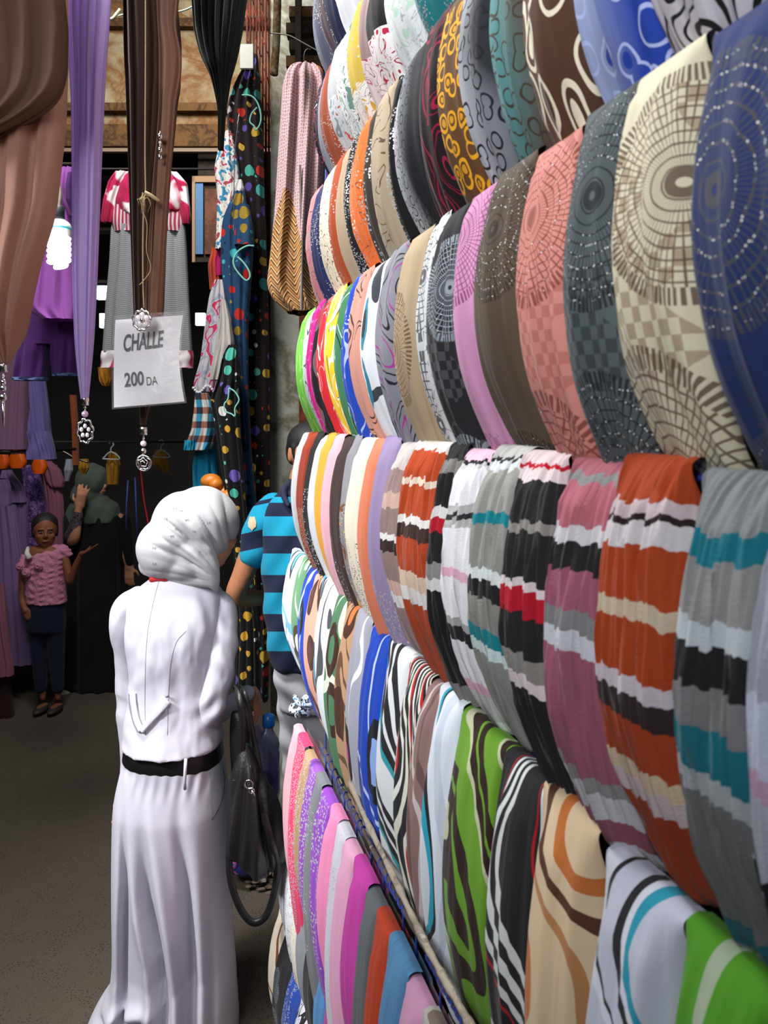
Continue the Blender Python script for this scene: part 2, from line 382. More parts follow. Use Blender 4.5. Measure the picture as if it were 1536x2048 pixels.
# energy saving bulb
bp = CP(118, 500, 2.3)
o = thing('spiral_light_bulb', 'bright white spiral energy saving bulb hanging on a wire', 'light bulb', CP(118, 440, 2.3))
bm = MB(); cx = CP(118, 500, 2.3); pts = []
for i in range(180):
    t = i/179; a = t*2*math.pi*6.5; r = .0255*min(1, (1-t)*5+.35); pts.append(cx + RT*(r*math.cos(a)) + FW*(r*math.sin(a)) + UP*(.050-.098*t))
bm.tube(pts, .0068, 8)
g = G('glowing_tube'); g.done('#ffffff', .4, sheen=0); g.bsdf.inputs['Emission Color'].default_value = (.93, 1, .98, 1); g.bsdf.inputs['Emission Strength'].default_value = 16
bm.build('glass_spiral', g.m, o)
mb = MB(); px_tube(mb, [(118, 440), (118, 446), (118, 455), (118, 478)], 2.3, [12, 20, 24, 23], 20); mb.build('ballast', plainmat('white_plastic', '#e8e8e2', .4), o)
mb = MB(); px_tube(mb, [(118, 456), (118, 460)], 2.3, [24.6, 24.6], 20); mb.build('teal_band', plainmat('teal_plastic', '#2b8a92', .4), o)
mb = MB(); px_tube(mb, [(118, 412), (118, 414), (118, 441)], 2.3, [9, 11, 11], 16); mb.build('socket', plainmat('black_plastic', '#1c2228', .5), o)
mb = MB(); px_tube(mb, [(118, 414), (119, 388), (116, 360), (119, 310), (124, 270), (118, 240), (121, 120), (118, -80)], 2.3, [4.5, 5, 4, 3.5, 4.5, 2.5, 2.5, 2.5], 8); mb.build('flex', plainmat('wrapped_flex', '#8c8577', .8), o)
l = bpy.data.lights.new('bulb_light', 'POINT'); l.energy = 3.0; l.color = (.93, .97, 1); l.shadow_soft_size = .04
lo = bpy.data.objects.new('bulb_light', l); C.objects.link(lo); lo.location = CP(118, 510, 2.3)-FW*.05
# poles overhead that carry the curtains
set_props(MB().tube([CP(-260, -190, 1.5), CP(620, -190, 1.5)], .015, 10).build('overhead_pole', WOODD, None, CP(0, -190, 1.5)), 'rough wooden pole above the alley carrying the hanging curtains', 'pole')

for nm, a, b, y, d_, lb in (('rail', -260, 470, 338, 4.32, 'dark rail across the shop front that the grey tunic hangs from'), ('rail', -260, 160, 328, 2.78, 'dark rail behind the tan sheer scarf that the purple blouse hangs from'), ('rail', -260, 440, 884, 4.95, 'dark rail deep in the shop carrying the pale clothes hangers')):
    set_props(MB().tube([CP(a, y, d_), CP(b, y, d_)], .006, 8).build(nm, DARK, None, CP(a, y, d_)), lb, 'rail')
# ------------------------------------------------------------------ the scarf rack (runs along the alley at x = XR)
XR = 0.37
KH = 1.0375*XR                                    # metres of height per unit of image slope
def zs(slope): return CAM.z - slope*KH
def scarf(name, px0, px1, ztop, zbot, m, label, group, bulge=.034, pleat=.0, nfold=3, res=1.0, tail=0.0, seed=0, wid=1.07, xoff=0.0):
    rnd = random.Random(seed); Xb = XR-bulge*.9+xoff
    ya, yb = y_at(px0, Xb), y_at(px1, Xb); w = (ya-yb)*wid; yc = (ya+yb)/2; L = ztop-zbot
    b = bulge
    prof = [(.004, .002), (-.010, .004), (-.021, -.008), (-b*.75, -.12*L), (-b*1.0, -.30*L), (-b*1.08, -.5*L), (-b*.85, -.7*L), (-b*.35, -.87*L), (.004, -.965*L), (.024, -1.0*L), (.038, -.965*L),
            (.04, -.8*L), (.034, -.5*L), (.026, -.2*L), (.018, -.01)]
    nv = int(66*res)+10; nu = int(22*res*(1.7 if pleat else 1))+5
    P = cat(prof, nv)
    # denser where the front is
    puff = min(.026, .36*w); vs = []; uv = []
    p1, p2, p3, p4 = [rnd.uniform(0, 6.28) for _ in range(4)]
    nfront = sum(1 for k in range(nv) if k/(nv-1) < .66)
    for k, (dx, dz) in enumerate(P):
        t = k/(nv-1); fr = max(0.0, min(1.0, (0.70-t)/.10)); s = min(1, max(0, -dz/L))
        ww = w*(.86+.16*math.sin(math.pi*min(1, s*1.05)))*(1-.10*max(0, s-.8)/.2)
        drift = (.006*math.sin(2.2*s+p1)) + tail*s*s
        for j in range(nu):
            q = -math.cos(math.pi*j/(nu-1)); e = math.sqrt(max(0, 1-q*q))
            q = q*.93+.07*math.sin(q*2)                     # -1..1 across
            tp = min(1, s/.10); x = dx - fr*tp*puff*(e-.45)*(.45+.55*math.sin(math.pi*min(1, s+.15)))
            if nfold: x += fr*tp*(.0052*(abs(math.sin(nfold*q*1.3+p2+.9*math.sin(2.3*s+p3)))-.6) + .0030*(abs(math.sin(nfold*q*3.1+p4+1.6*s))-.6))*min(1, w/.05)
            if pleat: 
                a = .30-abs(mnoise.noise(Vector((q*w*75+p1, s*L*7+p2, p3))))*1.6 + .5*mnoise.noise(Vector((q*w*150+p1, s*L*16+p2, p3+4)))
                x -= fr*pleat*a*(.35+.65*e)
            x += (1-e)*.012*fr*tp
            vs.append((XR+xoff+x, yc+q*ww/2+drift, ztop+dz)); uv.append((q*w/2, -dz))
    o = mesh_obj(name, vs, [tuple(reversed(f)) for f in grid_faces(nv, nu)], m, None, uv, base=(XR+xoff, yc, ztop))
    return set_props(o, label, 'scarf', group)

def fin(g, col, crinkle=.35, rough=.85, bd=.0030, silver=True):
    crinkle = min(1, crinkle*1.7)
    if hasattr(g, 'gl'): g.done(col, g.M('SUBTRACT', rough, g.M('MULTIPLY', g.gl, rough-.15)), g.weave(), crinkle, bd, metal=g.M('MULTIPLY', g.gl, .55))
    else: g.done(col, rough, g.weave(), crinkle, bd)
    return g.m
_n = [0]
def G_(): _n[0] += 1; g = G('cloth_%03d' % _n[0]); g.uv(); return g
def P_plain(c, gl=None, cr=.4, **k):
    g = G_(); n = g.noise(g.suv(60, 5), 1, 2); col = g.mix(g.M('MULTIPLY', n, .16), c, '#202020')
    if gl: col = g.glitter(col, **gl)
    return fin(g, col, cr)
def P_bands(stops, L, gl=None):
    g = G_(); col = g.bands(stops, L); n = g.noise(g.suv(150, 9), 1, 3)
    col = g.mix(g.M('MULTIPLY', g.M('SUBTRACT', n, .3, clamp=True), .5), col, g.mix(.75, col, '#181818'))  # dark crease lines mixed into the colour as shade in the pleats
    return fin(g, col, 1.0, .9, .0045)
def P_rings(bg, line, bg2=None, sc=34, ox=0, r0=.3, r1=.41, inner=None, side=1, st=.62, amount=.9):
    g = G_(); b = bg
    if bg2:
        f = g.M('ADD', g.M('MULTIPLY', g.u, -side*22.0), g.M('MULTIPLY', g.M('SUBTRACT', g.noise(g.suv(5, 4, ox), 1, 1), .5), 3.0)); f = g.M('ADD', f, .35, clamp=True)
        b = g.mix(f, bg, bg2)
    return fin(g, g.rings(b, line, sc, ox, r0, r1, st, inner), .2)
def P_cont(pal, sc=9, k=6, ox=0, st=.5, gl=None, dist=.6):
    g = G_(); col = g.contour(pal, sc, k, ox, st, dist)
    if gl: col = g.glitter(col, **gl)
    return fin(g, col, .25)
def P_wave(pal, sx, sy, dist, ox=0):
    g = G_(); return fin(g, g.waves(pal, sx, sy, dist, ox), .2)
def P_disc(bg, line, discs, chk=None, glit=.35, sp=44, nr=7, asp=1.0, extra=None):
    discs = [(a, b, r*.9) for a, b, r in discs]; sp = int(sp*1.25); nr = nr+2
    g = G_(); n = g.noise(g.suv(60, 5), 1, 2); col = g.mix(g.M('MULTIPLY', n, .12), bg, '#202020')
    if chk: col = g.checks(col, chk[0], chk[1], chk[2], chk[3], amt=chk[4] if len(chk) > 4 else .55)
    for (cu, cv, R) in discs: col = g.disc(col, line, cu, cv, R, sp, nr, asp, glit=glit)
    if extra: col = g.glitter(col, **extra)
    return fin(g, col, .3)
def P_retro(bg, ring, fill, lines, sc=16, ox=0, lk=5, fill2=None, thr=.5):
    """big ovals with a thick outline between thin flowing lines"""
    g = G_(); n = g.noise(g.suv(11, 4.2, ox), 1, .5, .5)
    fr = g.M('FRACT', g.M('MULTIPLY', n, lk)); col = g.mix(g.lt(fr, .16), bg, lines)
    v = g.voro(g.suv(sc, sc*.42, ox, ox*.5), 1, rnd=.9); d = v.outputs['Distance']; on = g.gt(v.outputs['Color'], thr)
    col = g.mix(g.M('MULTIPLY', on, g.lt(d, .36)), col, ring)
    f2 = g.mix(g.gt(v.outputs['Color'], (1+thr)/2), fill, fill2 or ring)
    col = g.mix(g.M('MULTIPLY', on, g.lt(d, .2)), col, f2)
    return fin(g, col, .2)
def P_floral(bg, cols, sc=40, ox=0, top=None, cutv=.1, gl=None):
    g = G_(); n = g.noise(g.suv(sc, sc*.7, ox, ox), 1, 2, 1.2)
    col = g.ramp(n, [(0, cols[0]), (.36, bg), (.47, cols[1]), (.485, bg), (.60, cols[2 % len(cols)]), (.645, bg), (.69, cols[-1])])
    if top: col = g.mix(g.lt(g.v, cutv), col, top)
    if gl: col = g.glitter(col, **gl)
    return fin(g, col, .25)
GL = dict(dens=.5, cut=.46, sc=260)

ROWS = []   # (row phrase, group, top slope, bottom slope, near-sag, items)
# each item: px of far edge, px of near edge at mid height, description, short name, material maker, options
def ring_row(): pass
U3 = [
 (636, 652, 'slate grey scarf with tiny sequins', 'slate scarf', lambda: P_plain('#5d6174', GL)),
 (650, 664, 'dusky brown scarf with scattered sequins', 'dusky brown scarf', lambda: P_plain('#4d3c45', GL)),
 (662, 676, 'midnight navy scarf dotted with sequins', 'midnight navy scarf', lambda: P_plain('#1c2140', GL)),
 (674, 704, 'plain bright white scarf', 'bright white scarf', lambda: P_plain('#e8eaee')),
 (702, 722, 'crinkled rose pink scarf', 'rose scarf', lambda: P_plain('#b8688c', None, .8)),
 (720, 745, 'dull red scarf', 'dull red scarf', lambda: P_plain('#8e3038')),
 (743, 775, 'pale cream gauze scarf', 'cream gauze scarf', lambda: P_plain('#ccc6a8')),
 (773, 815, 'black scarf with white stitching', 'stitched black scarf', lambda: P_plain('#151518', GL)),
]
U2 = [
 (640, 648, 'black scarf with a pink floral hem', 'black and pink scarf', lambda: P_floral('#16161a', ['#16161a', '#d85a8c', '#16161a', '#eeeeee'], 50, 1)),
 (647, 656, 'blue grey gauzy scarf', 'blue grey scarf', lambda: P_plain('#8a8f9c')),
 (655, 671, 'rust brown scarf with beaded hem', 'rust brown scarf', lambda: P_plain('#97472c', dict(dens=.5, cut=.45, sc=300, v0=.12))),
 (670, 690, 'silver grey lace scarf with red flower print', 'silver lace scarf', lambda: P_floral('#c5c8cc', ['#7d858c', '#8c9096', '#b9523a', '#4d5058'], 45, 2, '#a9abb0', .12, dict(dens=.4, cut=.5))),
 (688, 712, 'white scarf with green and black flower sketches', 'green flowered scarf', lambda: P_floral('#e4e8ea', ['#6f8f86', '#30343a', '#9fb3a6', '#2c3038'], 42, 3, None, 0, dict(dens=.3, cut=.5))),
 (710, 735, 'yellow topped scarf ending in white floral print', 'yellow topped scarf', lambda: P_floral('#e6e4de', ['#caa23c', '#3c3f46', '#d3a93e', '#3c3c44'], 38, 4, '#cdb04a', .16, dict(dens=.3, cut=.5))),
 (733, 752, 'mauve topped scarf ending in pale pink print', 'mauve topped scarf', lambda: P_floral('#dfcdcd', ['#b04a66', '#5a4048', '#c26a80', '#6a4a55'], 38, 5, '#98807f', .15)),
 (750, 784, 'black topped scarf ending in white with crimson flowers', 'crimson flowered scarf', lambda: P_floral('#e6e4e4', ['#b51f3e', '#b51f3e', '#a8203c', '#26262a'], 30, 6, '#121214', .13)),
 (782, 838, 'white scarf with faint green leaf print', 'green leaf scarf', lambda: P_floral('#e8ecee', ['#bfe0cc', '#aeb4b8', '#c4e2cf', '#9aa0a6'], 26, 7)),
 (828, 888, 'teal satin scarf with dark folds', 'teal scarf', lambda: P_plain('#0f7f88', GL)),
 (884, 960, 'deep violet scarf', 'violet scarf', lambda: P_plain('#30255a')),
]
U1 = [
 (625, 637, 'dusty pink scarf with fine scroll print', 'dusty pink scarf', lambda: P_cont([(0, '#cf8f93'), (.46, '#7a4a4a'), (.54, '#cf8f93')], 50, 4, 1, .8, dict(dens=.5, cut=.45, v0=.1))),
 (636, 650, 'navy scarf with glitter scrolls', 'glittered navy scarf', lambda: P_plain('#2b3566', GL)),
 (649, 672, 'cream scarf with brown scroll print', 'cream scroll scarf', lambda: P_cont([(0, '#e9dfc6'), (.42, '#6b4e38'), (.52, '#e9dfc6')], 60, 4, 2, .9, dict(dens=.2, cut=.5, v0=.1))),
 (670, 688, 'rust orange scarf with sequin bands', 'sequinned rust scarf', lambda: P_plain('#a9481f', dict(dens=.5, cut=.5))),
 (687, 703, 'plain tan scarf', 'tan scarf', lambda: P_plain('#b19a80', dict(dens=.3, cut=.6, v0=.2))),
 (701, 715, 'black scarf thick with silver glitter', 'glittered black scarf', lambda: P_plain('#141416', dict(dens=.8, cut=.38, sc=330))),
 (713, 742, 'bright orange scarf with glitter scrolls', 'bright orange scarf', lambda: P_cont([(0, '#e8702e'), (.45, '#8a3f22'), (.52, '#e8702e')], 40, 4, 3, .8, dict(dens=.5, cut=.5, v0=.05))),
 (740, 757, 'dark olive scarf with silver glitter patches', 'olive scarf', lambda: P_plain('#3a342e', dict(dens=.6, cut=.48))),
 (755, 788, 'beige scarf with brown glitter scrolls', 'beige scroll scarf', lambda: P_cont([(0, '#a8977f'), (.42, '#5e4636'), (.52, '#a8977f')], 34, 4, 4, .6, dict(dens=.5, cut=.55))),
 (786, 802, 'black scarf with glitter flowers along the edge', 'glitter flowered black scarf', lambda: P_plain('#101114', dict(dens=.7, cut=.48, sc=280))),
 (800, 853, 'silver grey scarf fading to black with printed rings', 'first ringed grey scarf', lambda: P_rings('#a9aeb6', '#15161a', '#1b1c22', 95, 5)),
 (850, 896, 'black scarf with crimson swirl outlines', 'crimson swirl scarf', lambda: P_cont([(0, '#160c10'), (.55, '#8e1236'), (.66, '#160c10'), (.83, '#7c0f30'), (.9, '#160c10')], 22, 5, 6, .5)),
 (893, 940, 'brown scarf with mustard yellow rings', 'mustard ringed scarf', lambda: P_rings('#4f3620', '#d99a16', '#5a3c20', 62, 7, .27, .42, '#c98d14')),
 (937, 994, 'pale grey scarf fading to charcoal with black ringed ovals', 'second ringed grey scarf', lambda: P_rings('#b9bdc6', '#191a20', '#26272e', 68, 8, .28, .4)),
 (991, 1064, 'teal green scarf with brown rings fading to brown', 'teal ringed scarf', lambda: P_rings('#4f8585', '#3d3229', '#4d4038', 66, 9, .3, .4)),
 (1058, 1172, 'brown scarf with large cream outlined pebble shapes', 'brown pebble scarf', lambda: P_rings('#523426', '#ddd3bb', '#4a3024', 27, 10, .29, .38, '#e5dcc4', 1, .5)),
 (1156, 1290, 'royal blue scarf with pale ring print', 'royal blue ringed scarf', lambda: P_rings('#8d99c0', '#a5b0dc', '#1c3a98', 44, 11, .3, .38, '#1c3a98', 1)),
 (1279, 1462, 'white scarf with thick black swirls', 'black swirled white scarf', lambda: P_cont([(0, '#b3aeb8'), (.30, '#121212'), (.42, '#b9b4bd'), (.62, '#b9b4bd'), (.78, '#121212'), (.93, '#b9b4bd')], 16, 6, 12, .6)),
 (1455, 1640, 'golden yellow and black scarf', 'golden scarf', lambda: P_cont([(0, '#1a130a'), (.5, '#b87a14'), (.62, '#1a130a')], 22, 5, 13, .8)),
]
def SP(*a): return a
B = [
 (603, 619, 'lime green scarf with lace print', 'lime scarf', lambda: P_cont([(0, '#6cc73d'), (.5, '#b6e08a'), (.62, '#6cc73d')], 60, 3, 1, .2)),
 (617, 630, 'white scarf with grey swirl print', 'grey swirled scarf', lambda: P_cont([(0, '#dcdfe6'), (.5, '#59616c'), (.6, '#dcdfe6')], 40, 5, 2, .4)),
 (628, 640, 'magenta pink scarf with stripe edging', 'magenta striped scarf', lambda: P_cont([(0, '#d8178a'), (.7, '#e877ba'), (.8, '#d8178a')], 40, 5, 3, .4)),
 (638, 650, 'black scarf with grey and red ovals', 'black oval scarf', lambda: P_retro('#1d171b', '#6d5b62', '#b3222c', '#837a80', 26, 4)),
 (648, 664, 'red scarf with white paisley lines', 'red paisley scarf', lambda: P_cont([(0, '#c91d28'), (.55, '#e9c9c9'), (.65, '#c91d28'), (.85, '#e79a9a'), (.9, '#c91d28')], 22, 6, 5, .4)),
 (662, 682, 'yellow scarf with cream swirls', 'yellow swirl scarf', lambda: P_cont([(0, '#ecc12c'), (.45, '#f5f0d8'), (.6, '#ecc12c'), (.85, '#7c6a28'), (.9, '#f5f0d8')], 18, 5, 6, .4)),
 (680, 698, 'forest green scarf with black wavy print', 'forest green scarf', lambda: P_cont([(0, '#3f7a54'), (.5, '#15201a'), (.62, '#3f7a54'), (.88, '#e4e6da'), (.93, '#3f7a54')], 18, 6, 7, .5)),
 (696, 714, 'cobalt blue scarf with white dotted swirls', 'cobalt dotted scarf', lambda: P_cont([(0, '#1f45b0'), (.55, '#aab9e4'), (.64, '#1f45b0')], 22, 4, 8, .5, dict(dens=.35, cut=.5, c='#dfe6ff', sc=180, size=.22))),
 (711, 736, 'salmon pink scarf with brown wavy lines', 'salmon wavy scarf', lambda: P_cont([(0, '#cf9484'), (.6, '#4d302c'), (.67, '#cf9484'), (.8, '#4d302c'), (.85, '#cf9484')], 15, 5, 9, .5)),
 (733, 768, 'white scarf with teal edged ovals', 'teal oval scarf', lambda: P_retro('#e6eaee', '#2a7f9a', '#f2f4f6', '#3b4046', 20, 10, 4, '#24262a', .4)),
 (765, 802, 'grey scarf with black leaves and magenta lines', 'grey leaf scarf', lambda: P_cont([(0, '#84848f'), (.45, '#1c1b22'), (.52, '#84848f'), (.7, '#24232b'), (.76, '#84848f'), (.93, '#a3348c')], 14, 5, 11, .55)),
 (799, 847, 'beige scarf with brown spirograph discs', 'beige disc scarf', lambda: P_disc('#b09c7e', '#6b4430', [(.010, .16, .075), (.0, .40, .07)], None, .35, 40, 7, .6)),
 (844, 862, 'white scarf with fine black web print', 'white web scarf', lambda: P_disc('#cfd2d4', '#2a2c30', [(0, .07, .08), (.0, .26, .09)], None, .2, 36, 6)),
 (860, 879, 'pale grey scarf with speckled edge print', 'speckled grey scarf', lambda: P_cont([(0, '#d3d5d7'), (.5, '#5a5d60'), (.56, '#d3d5d7')], 50, 5, 12, .6)),
 (875, 922, 'black scarf with woven checks and grey spirograph discs', 'black disc scarf', lambda: P_disc('#222226', '#8f9aa2', [(-.03, .10, .06), (-.012, .36, .085)], ('#4e5054', 80, .08, .30, .7), .5, 48, 7, .8)),
 (919, 972, 'lilac pink scarf with rose spirograph disc', 'lilac disc scarf', lambda: P_disc('#cf93ba', '#7d2f63', [(.004, .055, .075)], ('#9a5c87', 95, .27, .5), .15, 46, 8, .7)),
 (968, 1050, 'dark brown scarf with glittering spirograph discs', 'brown glitter scarf', lambda: P_disc('#574a3d', '#2e2620', [(-.01, .07, .07), (-.01, .36, .085)], None, .9, 50, 5, .8)),
 (1045, 1137, 'coral pink scarf with rust discs and checks', 'coral disc scarf', lambda: P_disc('#d18a80', '#7a3a30', [(-.002, .072, .078), (.012, .325, .095)], ('#a55d50', 85, .12, .5), .35, 50, 7, .75)),
 (1131, 1246, 'slate grey scarf with black web discs and checks', 'slate disc scarf', lambda: P_disc('#525b5e', '#16191a', [(-.018, .085, .085), (-.012, .325, .10)], ('#2a3032', 80, .14, .28, .7), .7, 60, 7, .75)),
 (1240, 1388, 'ivory scarf with brown web discs and checks', 'ivory disc scarf', lambda: P_disc('#cfc8ae', '#4b352c', [(-.040, .10, .078), (.010, .315, .105)], ('#8f7a60', 78, .03, .24, .7), .1, 60, 7, .75)),
 (1380, 1650, 'navy blue scarf with glittering circle print', 'navy circle scarf', lambda: P_disc('#1d2e60', '#484848', [(.012, .115, .085), (.0, .34, .08)], None, .6, 60, 5, .8)),
]
A_ = [
 (594, 605, 'light grey scarf, outermost of its row', 'light grey end scarf', lambda: P_plain('#b9b8b8')),
 (603, 622, 'brick red scarf with copper sequins near the bottom', 'brick red scarf', lambda: P_plain('#a3381d', dict(dens=.8, v0=.17, cut=.2, sc=300, c='#f0d8b8'))),
 (620, 634, 'black scarf with sequinned lower half', 'black sequinned scarf', lambda: P_plain('#232325', dict(dens=.6, v0=.12, cut=.4))),
 (631, 645, 'plain white scarf', 'plain white scarf', lambda: P_plain('#dfe0e4')),
 (642, 659, 'amber yellow scarf with a few sequins', 'amber scarf', lambda: P_plain('#e2a23a', dict(dens=.3, v0=.1, cut=.6))),
 (656, 675, 'baby pink scarf with sequin bouquets', 'baby pink scarf', lambda: P_plain('#e6aeb9', dict(dens=.5, v0=.1, cut=.62))),
 (672, 696, 'dark chocolate scarf with sequins', 'chocolate scarf', lambda: P_plain('#3f2e2b', dict(dens=.4, v0=.17, cut=.5))),
 (693, 707, 'grey scarf with leopard patches outlined in sequins', 'leopard patched grey scarf', lambda: P_floral('#807f84', ['#c9a468', '#c9a468', '#7a4a26', '#d9b77a'], 34, 3, '#8b8a90', .12, dict(dens=.4, v0=.12, cut=.4))),
 (704, 731, 'cream scarf with beaded hem', 'cream scarf', lambda: P_plain('#efe4cf', dict(dens=.5, v0=.17, cut=.35, c='#8d8578', sc=330))),
 (729, 754, 'plain coral orange scarf', 'coral orange scarf', lambda: P_plain('#e07f5e', dict(dens=.4, v0=.15, cut=.68))),
 (751, 786, 'lavender scarf with sequin trimmed hem', 'lavender scarf', lambda: P_plain('#9886ad', dict(dens=.7, v0=.23, cut=.3, sc=240))),
 (782, 812, 'crinkled mauve and beige striped scarf', 'mauve beige crinkled scarf', lambda: P_bands([(0, '#c9c0bd'), (.1, '#9b8381'), (.2, '#c9a99c'), (.27, '#8f7a78'), (.38, '#e6e2e2'), (.41, '#3a2826'), (.46, '#9b8381'), (.58, '#d8b3a6'), (.64, '#e8e4e4'), (.69, '#9b8381'), (.9, '#c9b0a6')], .330)),
 (808, 879, 'crinkled burnt orange scarf with white and brown stripes', 'burnt orange crinkled scarf', lambda: P_bands([(0, '#dcd3cf'), (.02, '#b2431b'), (.13, '#e0cdbb'), (.16, '#b2431b'), (.28, '#e6e2e0'), (.31, '#3a2420'), (.365, '#b2431b'), (.50, '#dfc4ae'), (.56, '#e8e4e2'), (.62, '#b2431b'), (.93, '#e0d8d2')], .330)),
 (872, 908, 'crinkled black scarf with narrow white and red stripe', 'narrow black crinkled scarf', lambda: P_bands([(0, '#232224'), (.05, '#7d7a78'), (.1, '#1d1c1f'), (.22, '#e0dcdc'), (.26, '#b3142c'), (.31, '#1d1c1f'), (.42, '#8a8988'), (.48, '#dcdadb'), (.52, '#161618'), (.86, '#8a8988'), (.95, '#1d1c1f')], .330)),
 (900, 959, 'crinkled white scarf with pink and black lines', 'white crinkled scarf', lambda: P_bands([(0, '#e9bcd2'), (.02, '#1d1c20'), (.035, '#c6c6c8'), (.05, '#ebebf0'), (.17, '#b0b0b0'), (.20, '#26252a'), (.22, '#b0b0b0'), (.25, '#ebebf0'), (.385, '#e6b3cb'), (.415, '#ebebf0'), (.55, '#a9a8a8'), (.575, '#232226'), (.625, '#ebebf0'), (.76, '#e6b3cb'), (.8, '#c9c9ca'), (.9, '#ebebf0')], .330)),
 (953, 1026, 'crinkled grey scarf with teal and black stripes', 'grey teal crinkled scarf', lambda: P_bands([(0, '#b9b9b6'), (.02, '#26262c'), (.035, '#cfd6d8'), (.06, '#9c9c97'), (.19, '#0e8390'), (.225, '#92948f'), (.36, '#dfe6e6'), (.395, '#201f22'), (.45, '#8e8d88'), (.55, '#0e8390'), (.60, '#d5e9ea'), (.64, '#92928e'), (.93, '#0e8390'), (.96, '#8e8d88')], .330)),
 (1019, 1110, 'crinkled black scarf with red and white stripes', 'broad black crinkled scarf', lambda: P_bands([(0, '#d8c5c8'), (.02, '#b3142c'), (.035, '#d8c9cc'), (.07, '#222124'), (.18, '#8a8783'), (.21, '#222124'), (.34, '#dacfd2'), (.365, '#b3142c'), (.43, '#222124'), (.54, '#8a8783'), (.60, '#dccfd3'), (.64, '#1b1b1e')], .330)),
 (1102, 1220, 'crinkled dusky rose scarf with grey and black stripes', 'rose crinkled scarf', lambda: P_bands([(0, '#9d5a68'), (.02, '#7f8081'), (.045, '#a9606f'), (.15, '#c4c2c8'), (.19, '#201e20'), (.255, '#96566a'), (.35, '#7d7d80'), (.40, '#c2c4ce'), (.45, '#96566a'), (.76, '#8a8789'), (.80, '#c2c0c8'), (.87, '#8a4e5d'), (.93, '#b4b2b9')], .330)),
 (1212, 1354, 'crinkled rust scarf with cream and brown stripes', 'rust crinkled scarf', lambda: P_bands([(0, '#963814'), (.085, '#b8a8ae'), (.115, '#241618'), (.13, '#c2bcc0'), (.18, '#9a3a15'), (.295, '#b8a692'), (.335, '#963814'), (.45, '#b8aeb8'), (.49, '#2c1e20'), (.545, '#963814'), (.645, '#c0ab92'), (.69, '#b8a8ae'), (.74, '#8a3213')], .330)),
 (1346, 1545, 'crinkled slate grey scarf with teal and black stripes', 'slate crinkled scarf', lambda: P_bands([(0, '#74787a'), (.10, '#0c6474'), (.155, '#7d7d7d'), (.26, '#a8b0b6'), (.305, '#161618'), (.38, '#6c6c6e'), (.455, '#0c6170'), (.54, '#979da2'), (.585, '#626466'), (.84, '#0c5765'), (.9, '#74787a'), (.95, '#595b5d')], .330)),
 (1520, 1750, 'crinkled pale lilac scarf with black stripe', 'pale lilac crinkled scarf', lambda: P_bands([(0, '#8f92a0'), (.35, '#a8adc0'), (.48, '#a98aa0'), (.52, '#9aa0ac'), (.66, '#101014'), (.72, '#8f95a4'), (.85, '#a08496'), (.88, '#7d828c')], .330)),
]
BL = '#232327'
